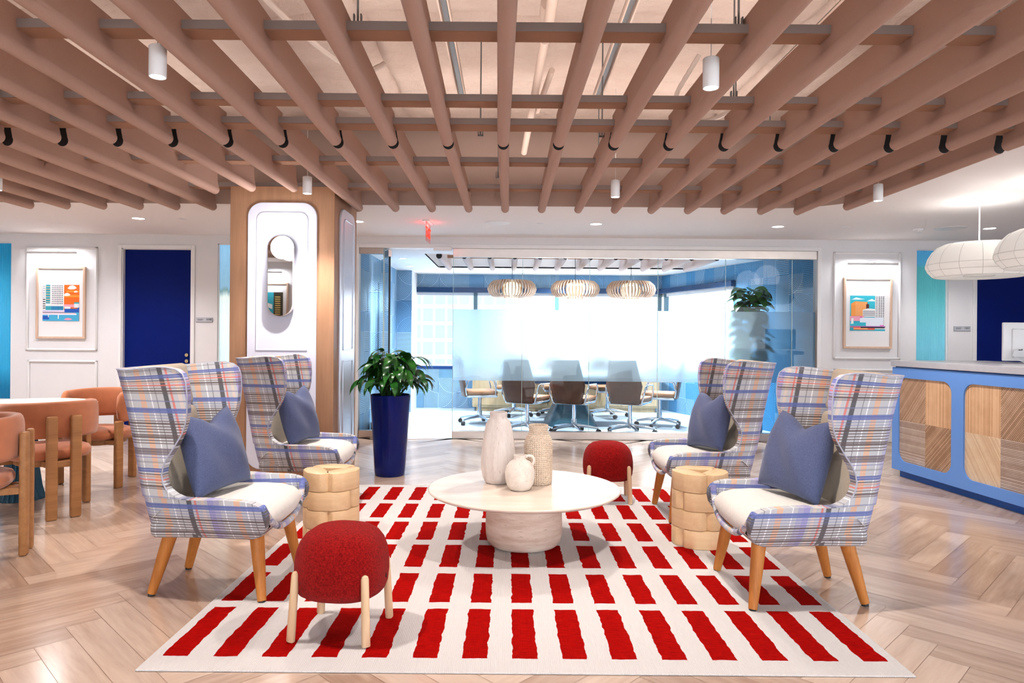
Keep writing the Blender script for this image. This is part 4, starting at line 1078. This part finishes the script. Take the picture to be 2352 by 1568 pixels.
# ------------------------------------------------------------------ plants
def leaf_into(m, base, yaw, reach, rise, L, W, droop, twist=0, n=7):
    """one petiole and one arched, folded blade added to builders m = (stems, blades)"""
    c, s_ = math.cos(yaw), math.sin(yaw)
    tip = Vector((base[0] + c * reach, base[1] + s_ * reach, base[2] + rise))
    b0 = Vector(base); mid = b0.lerp(tip, .5) + Vector((0, 0, rise * .25))
    m[0].tube([b0, mid, tip], [.004, .0035, .0025], 5)
    rows = []; side = Vector((-s_ * math.cos(twist), c * math.cos(twist), math.sin(twist)))
    p = tip.copy(); pitch = R(25)
    for i in range(n + 1):
        f = i / n; wd = W * math.sin(PI * min(1, f * .93 + .05)) ** .8 * (1 - f * .35)
        if i == n: wd = .001
        up = Vector((0, 0, 1))
        rows.append([p - side * wd + up * wd * .22, p - side * wd * .5 + up * wd * .02, p.copy(), p + side * wd * .5 + up * wd * .02, p + side * wd + up * wd * .22])
        pitch -= droop / n; p = p + Vector((c * math.cos(pitch), s_ * math.cos(pitch), math.sin(pitch))) * (L / n)
    m[1].grid(rows)
PLX, PLY = PX(896, 1000, 6.5)[0], 6.5
t = thing('planter', 'tall tapered glossy navy blue planter left of the glass wall', 'planter', (PLX, PLY, 0))
MB().lathe([(0, 0), (.133, 0), (.138, .006), (.142, .04), (.185, .735), (.187, .745), (.183, .75), (.172, .745), (.168, .70), (0, .70)], 56).build('pot', 'planter', t)
MB().lathe([(0, .715), (.10, .718), (.169, .705)], 24).build('soil', 'soil', t)
t = thing('peace_lily', 'bushy dark green leafy plant growing in the tall navy planter', 'plant', (PLX, PLY, .71))
rnd = random.Random(11); m = (MB(), MB())
for k in range(120):
    a = rnd.random() * 2 * PI; lv = rnd.random()
    sc_ = .62 if math.cos(a) < -.6 else 1.0
    leaf_into(m, (rnd.uniform(-.08, .08), rnd.uniform(-.08, .08), 0), a, .05 + sc_ * .22 * (1 - lv) * rnd.uniform(.6, 1.1), .10 + .30 * lv * rnd.uniform(.8, 1.05) + .04, rnd.uniform(.16, .25), rnd.uniform(.034, .055), R(rnd.uniform(70, 135)), rnd.uniform(-.5, .5))
for a in (.2, .5, -.1, -.4): leaf_into(m, (0, 0, 0), a, .22, .38, .24, .025, R(100))
m[0].build('stems', 'stem', t); m[1].build('foliage', 'leaf', t, 60)
FX, FY = 3.24, 9.36
t = thing('planter', 'blue glazed planter behind the right end of the glass wall', 'planter', (FX, FY, 0))
MB().lathe([(0, 0), (.13, 0), (.17, .02), (.175, .40), (.17, .43), (.155, .42), (0, .40)], 40).build('pot', 'planter2', t)
MB().lathe([(0, .41), (.155, .405)], 20).build('soil', 'soil', t)
t = thing('fiddle_leaf_fig', 'tall broad leaved fig tree behind the right end of the glass wall', 'plant', (FX, FY, .40))
m = (MB(), MB())
MB().tube([(0, 0, 0), (.02, 0, .5), (-.02, .02, 1.0), (0, 0, 1.5)], [.016, .014, .012, .008], 8).build('trunk', 'oak', t)
for k in range(150):
    z = .22 + 1.28 * (k / 150) ** .9; a = k * 2.4
    leaf_into(m, (0, 0, z), a, .06, .06, rnd.uniform(.20, .32), rnd.uniform(.085, .12), R(rnd.uniform(40, 120)), rnd.uniform(-.4, .4))
m[0].build('stems', 'stem', t); m[1].build('foliage', 'leaf2', t, 60)

l = bpy.data.lights.new('plenum_fill', 'AREA'); l.shape = 'RECTANGLE'; l.size = 3.6; l.size_y = 1.5; l.energy = 18; l.color = (.9, .96, 1)  # unseen fill lamp added in the ceiling recess, no fixture
o = bpy.data.objects.new('plenum_fill', l); COL.objects.link(o); o.location = (.9, 10.4, 2.62); o.rotation_euler = (PI, 0, 0)
# ------------------------------------------------------------------ rug
o = MB().box(-1.427, 1.578, 2.677, 6.03, 0.0005, .007, .002, 1).build('rug', 'rug', None, 0)
tag(o, 'large ivory rug with rows of red bars under the lounge group', 'rug')
RUGZ = .007

# ------------------------------------------------------------------ wing chairs
def lerp(t_, tab):
    for (a, p), (b_, q) in zip(tab, tab[1:]):
        if t_ <= b_: return p + (q - p) * (t_ - a) / (b_ - a)
    return tab[-1][1]
UF = [(.31, .24), (.325, .275), (.35, .305), (.38, .322), (.42, .328), (.45, .322), (.472, .306), (.488, .282), (.498, .25), (.504, .21), (.508, .12), (.511, .0), (.516, -.08), (.530, -.125), (.55, -.158), (.58, -.178), (.62, -.188), (.66, -.182), (.70, -.165), (.76, -.125), (.82, -.09), (.87, -.072), (.92, -.063), (1.0, -.06), (1.07, -.066), (1.11, -.08), (1.135, -.11), (1.15, -.16), (1.155, -.21)]
def shell_rows():
    rows, uvs, inner = [], [], []
    for z, uf in UF:
        tt = (z - .31) / .83; ub = -.280 - .170 * tt
        zf = lerp(z, [(.31, .84), (.33, .90), (.37, .955), (.42, .985), (.47, 1.0), (1.2, 1.0)])
        fl = lerp(z, [(.31, 1), (.50, 1), (.8, .9), (1.2, .98)])
        wr = .275 * zf; wf = .36 * zf * fl; rc_ = .09
        def side(u): return wr + (wf - wr) * max(0, min(1, (u - ub) / (.30 - ub if z < .51 else .28))) ** .8
        pts = []
        ns = 16
        u0 = ub + rc_
        for k in range(ns): u = uf + (u0 - uf) * k / ns; pts.append((u, side(u)))
        w0 = side(u0)
        for k in range(6): a = R(90 * k / 5); pts.append((u0 - rc_ * math.sin(a), w0 - rc_ + rc_ * math.cos(a)))
        nb = 10; wb_ = w0 - rc_
        for k in range(1, nb): pts.append((ub, wb_ - 2 * wb_ * k / nb))
        full = pts + [(u, -y) for u, y in pts[:ns + 6][::-1]]
        dz = [.03 * max(0, min(1, (z - 1.0) / .15)) * max(0, min(1, (-.06 - u) / .3)) for u, y in full]
        s_ = [0]
        for p, q in zip(full, full[1:]): s_.append(s_[-1] + math.dist(p, q))
        # measured from the rear corners so that the checks run true along the leaning edge
        i0 = ns + 2; c0, c1 = s_[i0], s_[len(full) - 1 - i0]
        rows.append([(u, y, z - d) for (u, y), d in zip(full, dz)])
        inn = []
        n_ = len(full)
        for i, (u, y) in enumerate(full):
            p, q = full[max(i - 1, 0)], full[min(i + 1, n_ - 1)]
            tx, ty = q[0] - p[0], q[1] - p[1]; L_ = math.hypot(tx, ty) or 1
            th_ = .045
            inn.append((u - ty / L_ * th_, y + tx / L_ * th_, z - dz[i]))
        inner.append(inn)
        uvs.append([((c0 - q) if i <= i0 else ((q - c1) if i >= len(full) - 1 - i0 else -min(q - c0, c1 - q)), z) for i, q in enumerate(s_)])
    return rows, uvs, inner
def uv_grid(name, rows, uvs, m, parent, inner=None):
    bm = bmesh.new(); uv = bm.loops.layers.uv.new('UVMap')
    V = [[bm.verts.new(p) for p in r] for r in rows]
    for i in range(len(rows) - 1):
        for k in range(len(rows[0]) - 1):
            f = bm.faces.new((V[i][k], V[i][k + 1], V[i + 1][k + 1], V[i + 1][k]))
            for l, (a, b_) in zip(f.loops, ((i, k), (i, k + 1), (i + 1, k + 1), (i + 1, k))): l[uv].uv = uvs[a][b_]
    if inner:
        W_ = [[bm.verts.new(p) for p in r] for r in inner]
        n1, n2 = len(rows) - 1, len(rows[0]) - 1
        def q4(vs, ids):
            f = bm.faces.new(vs)
            for l, (a, b_) in zip(f.loops, ids): l[uv].uv = uvs[a][b_]
        for i in range(n1):
            for k in range(n2): q4((W_[i][k], W_[i + 1][k], W_[i + 1][k + 1], W_[i][k + 1]), ((i, k), (i + 1, k), (i + 1, k + 1), (i, k + 1)))
            q4((V[i][0], V[i + 1][0], W_[i + 1][0], W_[i][0]), ((i, 0), (i + 1, 0), (i + 1, 0), (i, 0)))
            q4((V[i + 1][n2], V[i][n2], W_[i][n2], W_[i + 1][n2]), ((i + 1, n2), (i, n2), (i, n2), (i + 1, n2)))
        for k in range(n2):
            q4((V[n1][k], V[n1][k + 1], W_[n1][k + 1], W_[n1][k]), ((n1, k), (n1, k + 1), (n1, k + 1), (n1, k)))
            q4((V[0][k + 1], V[0][k], W_[0][k], W_[0][k + 1]), ((0, k + 1), (0, k), (0, k), (0, k + 1)))
        bmesh.ops.recalc_face_normals(bm, faces=bm.faces)
    me = bpy.data.meshes.new(name); bm.to_mesh(me); bm.free(); return link(name, me, m, parent, 60)
def box_uv(o, f):
    me = o.data; uv = me.uv_layers.new(name='UVMap')
    for l in me.loops: uv.data[l.index].uv = f(me.vertices[l.vertex_index].co)
def wing_chair():
    t = thing('wing_chair', '', 'armchair', group='plaid wing chairs round the rug')
    rows, uvs, inner = shell_rows()
    sh = uv_grid('plaid_shell', rows, uvs, 'plaid', t, inner)
    md = sh.modifiers.new('b', 'BEVEL'); md.width = .019; md.segments = 3; md.limit_method = 'ANGLE'; md.angle_limit = R(55)
    up_ = [r for r in rows if r[0][2] > .54]
    edge = [r[0] for r in up_] + rows[-1][1:-1] + [r[-1] for r in up_[::-1]]
    MB().tube([(x, y, z) for x, y, z in edge], .0035, 6).build('piping', 'piping', t)
    b = MB().box(-.27, .285, -.285, .285, .305, .40, .035, 4).build('seat_base', 'plaid', t, 40)
    box_uv(b, lambda c: (c.x + .27 if abs(c.y) > .25 else c.y + .3, c.z + c.x * .0 + (0 if c.z < .39 else c.x)))
    lip = []
    for k in range(17):
        a = -1 + 2 * k / 16; lip.append((.318 - .02 * abs(a) ** 3, .325 * math.copysign(abs(a) ** .9, a), .322 + .15 * abs(a) ** 2.6))
    lp = MB().tube(lip, .017, 10).build('front_lip', 'plaid', t)
    box_uv(lp, lambda c: (c.y + .4, c.z * .3 + .33))
    # seat cushion, crowned on top and rolling over at the front
    rows2 = []
    prof = [(-.24, .44), (-.20, .478), (-.05, .480), (.12, .483), (.22, .478), (.28, .462), (.318, .432), (.332, .395), (.322, .355), (.30, .335), (.1, .33)]
    for u, z in prof:
        rows2.append([])
        for q in [i / 10 for i in range(-10, 11)]:
            wd = .305 if z > .44 else .305 - .09 * max(0, min(1, (.44 - z) / .1)) ** 1.4
            drop = .03 * abs(q) ** 5
            rows2[-1].append((u - (.015 * q * q if u > .2 else 0), q * wd, z - (drop if z > .4 else 0)))
    MB().grid(rows2).build('seat_cushion', 'cream', t, 60)
    lean = Matrix.Translation((-.225, 0, .31)) @ Matrix.Rotation(R(-11.6), 4, 'Y')
    MB().box(.0, .085, -.225, .225, .12, .60, .032, 4).build('back_cushion', 'tan_boucle', t, 40, mx=lean)
    MB().box(.0, .078, -.225, .225, .604, .835, .03, 4).build('head_cushion', 'tan_boucle', t, 40, mx=lean)
    for su in (-1, 1):
        for sy in (-1, 1):
            top = (.235, .225 * sy, .335) if su > 0 else (-.205, .165 * sy, .335)
            foot = (.285, .285 * sy, .012) if su > 0 else (-.292, .20 * sy, .012)
            lg = MB().tube([top, tuple(a + (b_ - a) * .5 for a, b_ in zip(top, foot)), foot], [.036, .030, .021], 18).build('leg', 'oak', t)
            MB().tube([(foot[0], foot[1], .012), (foot[0] * 1.003, foot[1] * 1.003, .0)], .017, 14).build('foot_glide', 'dark_metal', lg)
    MB().box(.0, .001, 0, .02, 0, .012).build('care_tag', 'black', t, 0, loc=(-.262, -.262, .36))
    return t
wc = wing_chair()
WCH = [(-1.468, 3.655, 0, 'plaid wing chair at near left with orange oak legs, facing the round table'), (1.458, 3.60, 180, 'plaid wing chair at near right, its cream back and both wings showing'),
       (-1.53, 5.30, 0, 'shaded plaid wing chair in front of the oak column'), (1.43, 5.13, 180, 'plaid wing chair at far right in front of the fig tree')]
CH = []
for i, (X, Y, r_, lab) in enumerate(WCH):
    if i == 0: wc.location = (X, Y, 0); wc['label'] = lab; CH.append(wc)
    else: CH.append(dup(wc, (X, Y, 0), R(r_), lab))
for c in CH[1:2] + CH[3:]: c.location.z = 0

def pillow_mesh():
    n = 28; bm = bmesh.new()
    def P(u, v, sgn):
        y = .215 * u * (1 - .07 * (1 - v * v)); z = .212 * v * (1 - .07 * (1 - u * u))
        th = .088 * max(0, (1 - u ** 2) * (1 - v ** 2)) ** .42
        chop = math.exp(-((u - .05) / .42) ** 2) * max(0, (v + .2) / 1.2) ** 2.2
        z -= .055 * chop; th *= 1 - .35 * chop
        th += .012 * (1 - v * v) * math.sin(u * 5 + v * 3) * (1 - u * u) if sgn > 0 else 0
        if v > .3: y *= 1 - .24 * (v - .3)
        return (sgn * th, y, z)
    for sgn in (1, -1):
        V = [[bm.verts.new(P(-1 + 2 * i / n, -1 + 2 * j / n, sgn)) for i in range(n + 1)] for j in range(n + 1)]
        for j in range(n):
            for i in range(n):
                q = (V[j][i], V[j][i + 1], V[j + 1][i + 1], V[j + 1][i]); bm.faces.new(q if sgn > 0 else q[::-1])
    bmesh.ops.remove_doubles(bm, verts=bm.verts, dist=1e-5)
    me = bpy.data.meshes.new('pillow'); bm.to_mesh(me); bm.free(); return me
pm = pillow_mesh()
PL = ['slumped blue denim throw pillow on the near left wing chair', 'plump blue denim throw pillow on the near right wing chair', 'dark blue throw pillow on the wing chair by the oak column', 'blue throw pillow on the far right wing chair']
for i, (c, lab) in enumerate(zip(CH, PL)):
    o = link('throw_pillow', pm, 'denim' if i == 0 else None, None, 60)
    tag(o, lab, 'pillow', 'blue throw pillows')
    yaw = R([-16, 22, -14, 18][i])
    loc = Vector([(-.055, -.03, .695), (-.045, -.02, .695), (-.055, -.02, .695), (-.055, .0, .695)][i])
    if c.rotation_euler.z > 1: yy = Matrix.Rotation(PI, 4, 'Z')
    else: yy = Matrix.Identity(4)
    o.matrix_world = Matrix.Translation(c.location) @ yy @ Matrix.Translation(loc) @ Matrix.Rotation(yaw, 4, 'Z') @ Matrix.Rotation(R(-15), 4, 'Y') @ Matrix.Rotation(R([3, -4, 2, 4][i]), 4, 'X')
    piping = []

# ------------------------------------------------------------------ round stone table and vases
TX, TY = .105, 4.35
t = thing('coffee_table', 'low round travertine coffee table in the middle of the rug', 'coffee table', (TX, TY, RUGZ))
MB().lathe([(0, .318), (.50, .318), (.580, .332), (.594, .342), (.597, .349), (.592, .354), (0, .354)], 96).build('tabletop', 'trav_top', t, 30)
MB().lathe([(0, 0), (.19, 0), (.212, .008), (.228, .03), (.237, .07), (.239, .13), (.236, .20), (.231, .26), (.226, .318), (0, .318)], 64).build('drum_base', 'trav', t, 50)
TZ = RUGZ + .354
def vase(name, x, y, prof, m, label, cat='vase'):
    t = thing(name, label, cat, (x, y, TZ), group='ceramics on the round table'); MB().lathe(prof, 56).build('body', m, t, 60); return t
vase('tall_vase', PX(1144, 1100, 4.48)[0], 4.48, [(0, 0), (.076, 0), (.084, .006), (.100, .04), (.109, .09), (.112, .14), (.108, .20), (.100, .27), (.091, .33), (.081, .375), (.068, .40), (.056, .415), (.054, .43), (.058, .448), (.056, .452), (.049, .448), (.045, .43), (.05, .38), (.07, .3), (0, .1)], 'vase_w', 'tall washed white ceramic vase, the tallest of three on the round table')
vase('ribbed_vase', PX(1236, 1100, 4.46)[0], 4.46, [(0, 0), (.082, 0), (.088, .008), (.090, .05), (.091, .18), (.091, .25), (.086, .285), (.074, .305), (.062, .318), (.060, .345), (.063, .372), (.060, .375), (.053, .37), (.05, .33), (.07, .25), (0, .1)], 'vase_r', 'cream vase with combed texture behind the small jug')
j = vase('jug', PX(1194, 1100, 4.27)[0], 4.27, [(0, 0), (.05, 0), (.064, .006), (.082, .035), (.091, .075), (.092, .11), (.083, .145), (.062, .172), (.042, .184), (.036, .192), (.038, .208), (.041, .213), (.036, .214), (.03, .2), (.04, .17), (0, .08)], 'vase_j', 'small round ivory jug with a loop handle on the round table', 'jug')
MB().tube([(.036, 0, .200), (.052, 0, .209), (.072, 0, .206), (.085, 0, .190), (.085, 0, .168), (.074, 0, .150)], [.009, .009, .0095, .009, .008, .008], 12).build('handle', 'vase_j', j)

# ------------------------------------------------------------------ red poufs
def pouf():
    t = thing('pouf_stool', '', 'stool', group='red domed stools')
    prof = [(0, .165), (.10, .163), (.158, .168), (.181, .183), (.193, .212), (.198, .26), (.197, .31), (.190, .357), (.176, .396), (.154, .426), (.122, .447), (.08, .459), (.035, .4635), (0, .464)]
    MB().lathe(prof, 56, power=2.5, sy=.93).build('upholstered_dome', 'red', t, 60)
    for sx in (-1, 1):
        for sy in (-1, 1):
            MB().tube([(.166 * sx, .158 * sy, 0), (.165 * sx, .157 * sy, .004), (.153 * sx, .143 * sy, .275), (.1525 * sx, .1425 * sy, .287), (.152 * sx, .142 * sy, .293)], [.0165, .0185, .0165, .013, .004], 16).build('leg', 'beech', t)
    MB().box(.190, .200, -.002, .002, .24, .26).build('side_label', 'black', t, 0)
    return t
p = pouf(); p.location = (-.722, 3.065, RUGZ); p.rotation_euler = (0, 0, R(-8)); p['label'] = 'red wool domed stool with four pale legs in the foreground'
dup(p, (.80, 5.56, RUGZ), R(-4), 'red wool domed stool behind the round table')

# ------------------------------------------------------------------ block side tables
def blk_poly(L, W, r):   # long block, outer corners fully rounded, inner side flat
    return rrect(-L / 2, L / 2, -W / 2, W / 2, (r * .6, r * .6, r, r), 8)
def _blk():
    # long block whose outer corners follow the round outline of the stack
    base = rrect(-.137, .118, -.063, .063, (.03, .05, .05, .045), 8); out = []
    for (x0, y0), (x1, y1) in zip(base, base[1:] + base[:1]):
        n = max(1, int(math.hypot(x1 - x0, y1 - y0) / .012))
        for k in range(n):
            x, y = x0 + (x1 - x0) * k / n, y0 + (y1 - y0) * k / n
            X, Y = x + .022, y - .102; r = math.hypot(X, Y)
            if r > .172: X, Y = X * .172 / r, Y * .172 / r
            out.append((X - .022, Y + .102))
    return out
BLK = _blk()
def block_table(loc, rz, lab):
    t = thing('block_side_table', lab, 'side table', loc, rz, group='stacked block side tables')
    h = .1135
    for lv in range(4):
        for k in range(3):
            a = R(120 * k + 60 * lv)
            mx = Matrix.Rotation(a, 4, 'Z') @ Matrix.Translation((.022, -.102, lv * (h + .0008)))
            MB().prism(BLK, 0, h, .007).build('wood_block', 'beech_x', t, 30, mx=mx)
    return t
block_table((1.215, 4.40, RUGZ), R(-6), 'pale wood side table of stacked rounded blocks at the near right wing chair')
block_table((-1.10, 4.36, RUGZ), R(-2), 'pale wood side table of stacked rounded blocks between the left wing chairs')

# ------------------------------------------------------------------ orange chairs and round table at left
t = thing('dining_table', 'round cream topped table on a dark teal fluted pedestal at the left edge', 'table', (-3.80, 5.45, 0))
MB().lathe([(0, .715), (.47, .715), (.508, .728), (.512, .737), (.508, .742), (0, .742)], 64).build('tabletop', 'table_cream', t, 30)
pf = [(.155, 0), (.158, .012), (.15, .02), (.13, .10), (.11, .25), (.098, .45), (.092, .715)]
rows = [[((r + .007 * math.cos(24 * 2 * PI * k / 192)) * math.cos(2 * PI * k / 192), (r + .007 * math.cos(24 * 2 * PI * k / 192)) * math.sin(2 * PI * k / 192), z) for k in range(192)] for r, z in pf]
MB().grid(rows, closed=True).build('fluted_pedestal', 'teal', t, 60)
def dining_chair():
    t = thing('dining_chair', '', 'chair', group='peach velvet chairs round the cream table')
    MB().lathe([(0, .400), (.20, .398), (.245, .405), (.262, .425), (.264, .45), (.25, .475), (.20, .492), (.10, .498), (0, .499)], 48, power=2.6, sy=.95).build('seat', 'peach', t, 60)
    m = MB(); m.lathe([(0, .355), (.19, .355), (.20, .36), (.20, .40), (0, .40)], 32, power=3, sy=.95); m.build('seat_rail', 'oak_y', t, 40)
    rows = []; n = 44
    for k in range(n + 1):
        a = R(-90 - 112 + 224 * k / n); q = abs(k / n * 2 - 1)
        e_ = max(0, (q - .90) / .10); sc = math.sqrt(max(0, 1 - e_ ** 2)) if e_ > 0 else 1; sc = max(sc, .02)
        rx, ry = .285, .265
        th, hh, zc = .036, .128, .668
        z_up = .02 * (1 - q ** 2)
        ring = []
        for i in range(20):
            b_ = 2 * PI * i / 20; cx_, sz = math.cos(b_), math.sin(b_)
            dr = th * math.copysign(abs(cx_) ** .7, cx_) * (sc if sc < 1 else 1); dz = hh * math.copysign(abs(sz) ** .55, sz) * sc
            ring.append(((rx + dr) * math.cos(a), (ry + dr) * math.sin(a), zc + z_up + dz))
        rows.append(ring)
    m = MB(); m.grid(rows, closed=True); m.build('backrest', 'peach', t, 70)
    def plank(x, y, a, z1, nm='leg'):
        MB().box(-.035, .035, -.021, .021, 0, z1, .012, 3).build(nm, 'oak_y', t, 30, mx=Matrix.Translation((x, y, 0)) @ Matrix.Rotation(a, 4, 'Z'))
    plank(-.075, -.318, R(-4), .72); plank(.075, -.318, R(4), .72)
    for s_ in (-1, 1): plank(s_ * .292, .10, R(90 + s_ * 6), .56)
    m = MB(); 
    for q in ((-.10, .10, -.32, -.19), (-.29, -.18, .06, .13), (.18, .29, .06, .13)): MB().box(*q, .36, .40, .004).build('cross_rail', 'oak_y', t, 0)
    return t
dc = dining_chair()
A_ = math.atan2(.63, -.77) - PI / 2
dc.location = (-3.105 - .77 * .318, 4.875 + .63 * .318, 0); dc.rotation_euler = (0, 0, A_); dc['label'] = 'peach velvet chair seen from behind, its two broad oak back legs showing'
dup(dc, (-3.54, 6.02, 0), math.atan2(-.97, -.20) - PI / 2, 'peach velvet chair behind the cream table, turned toward the camera')
dup(dc, (-2.855 - .91 * .318, 4.12 - .41 * .318 + .02, 0), math.atan2(-.41, -.91) - PI / 2, 'peach velvet chair cut by the left edge, nearest the camera')

# ------------------------------------------------------------------ reception desk
e = math.atan2(-1, .0844)
t = thing('reception_desk', 'cornflower blue reception desk with rounded wood slat insets and grey counter', 'desk', (3.69, 6.69, 0), e)
LD = 2.68
cells = [(.09, .79, .45), (.93, 1.65, 1.307), (1.79, 2.50, 2.15)]; PZ0, PZ1 = .155, .94
me = shape2d([[(0, .065), (LD, .065), (LD, 1.035), (0, 1.035)]] + [rrect(a, b_, PZ0, PZ1, .10, 10) for a, b_, c in cells], .03)
fp = link('front_panel', me, 'deskblue', t, 30, mx=Matrix.Translation((0, .015, 0)) @ XZ)
MB().box(0, LD, .031, .80, .065, 1.035, .002).build('carcass', 'deskblue', t, 0)
MB().box(.05, LD - .02, .05, .7, 0, .066).build('toe_kick', 'kickblue', t, 0)
MB().box(-.012, LD, -.015, .95, 1.045, 1.10, .003).build('countertop', 'counter', t, 0)
MB().box(.02, LD, .02, .8, 1.034, 1.046).build('shadow_gap', 'kickblue', t, 0)
mats = [('slat_d', 'slat_v', 'slat_h', 'slat_d2'), ('slat_v', 'slat_d', 'slat_e', 'slat_h'), ('slat_h', 'slat_e', 'slat_d', 'slat_v')]
zm = .56
for (a, b_, c), ms in zip(cells, mats):
    zm = PZ0 + (PZ1 - PZ0) * .49
    r_ = .10
    for (x0, x1, z0, z1, rs), mm in zip(((a, c, zm, PZ1, (0, r_, 0, 0)), (c, b_, zm, PZ1, (r_, 0, 0, 0)), (a, c, PZ0, zm, (0, 0, r_, 0)), (c, b_, PZ0, zm, (0, 0, 0, r_))), ms):
        MB().prism(rrect(x0, x1, z0, z1, rs, 8), 0, .012, mx=Matrix.Translation((0, .026, 0)) @ XZ).build('slat_tile', mm, fp, 30, mx=(Matrix.Translation((0, .015, 0)) @ XZ).inverted())
t = thing('monitor', 'white computer monitor seen from behind on the reception counter', 'monitor', (4.56, 6.02, 1.10), R(-8))
MB().box(-.27, .27, -.012, .012, .02, .355, .008, 3).box(-.2, .2, -.022, -.01, .05, .3, .01, 3).build('back_shell', 'white_metal', t, 30)
MB().box(-.262, .262, .012, .014, .03, .347).build('screen', 'black', t, 0)
MB().box(-.1, .1, -.06, .08, 0, .008, .003).box(-.03, .03, -.03, -.012, .005, .15, .004).build('stand', 'white_metal', t, 30)
MB().tube([(-.13, -.024, .12), (-.15, -.04, .125), (-.2, -.05, .11), (-.21, -.05, .07), (-.17, -.05, .03), (-.1, -.06, .006), (.0, -.09, .004)], .004, 8).build('cable', 'white_metal', t)
MB().box(-.155, -.12, -.026, -.02, .113, .125, .002).build('port', 'black', t, 0)

# lantern pendants
def lantern():
    t = thing('lantern_pendant', '', 'pendant light', group='white lantern pendants over the desk')
    pr = [(.0, .16), (.20, .162), (.27, .155), (.325, .13), (.37, .085), (.402, .03), (.418, -.03), (.420, -.05), (.402, -.09), (.362, -.135), (.345, -.142), (.12, -.125), (.115, -.128), (0, -.128)]
    MB().lathe(pr, 60).build('paper_shade', 'shade', t, 60)
    m = MB()
    for k in range(15):
        a = 2 * PI * k / 15; m.tube([((r + .001) * math.cos(a), (r + .001) * math.sin(a), z) for r, z in pr[1:11]], .0014, 4)
    for r, z in ((.418, -.03), (.404, -.087), (.350, -.142), (.12, -.13)): m.tube([((r + .001) * math.cos(2 * PI * k / 60), (r + .001) * math.sin(2 * PI * k / 60), z) for k in range(60)], .0014, 4, closed=True)
    m.build('wire_ribs', 'shade_line', t)
    MB().tube([(0, 0, .15), (0, 0, .54)], .006, 8).build('stem', 'white_metal', t)
    MB().lathe([(0, .53), (.06, .53), (.062, .535), (.062, .54)], 24).build('ceiling_canopy', 'white_metal', t)
    return t
ln = lantern(); ln.location = (4.23, 6.27, 2.01); ln['label'] = 'white paper lantern pendant over the reception desk, the fully visible one'
dup(ln, (4.24, 5.37, 2.01), 0, 'white paper lantern pendant cut by the right edge of the photo')
for Y in (6.27, 5.37):
    l = bpy.data.lights.new('lantern', 'POINT'); l.energy = 3.5; l.color = (1, .96, .92); l.shadow_soft_size = .2; o = bpy.data.objects.new('lantern_light', l); COL.objects.link(o); o.location = (4.23, Y, 2.30)
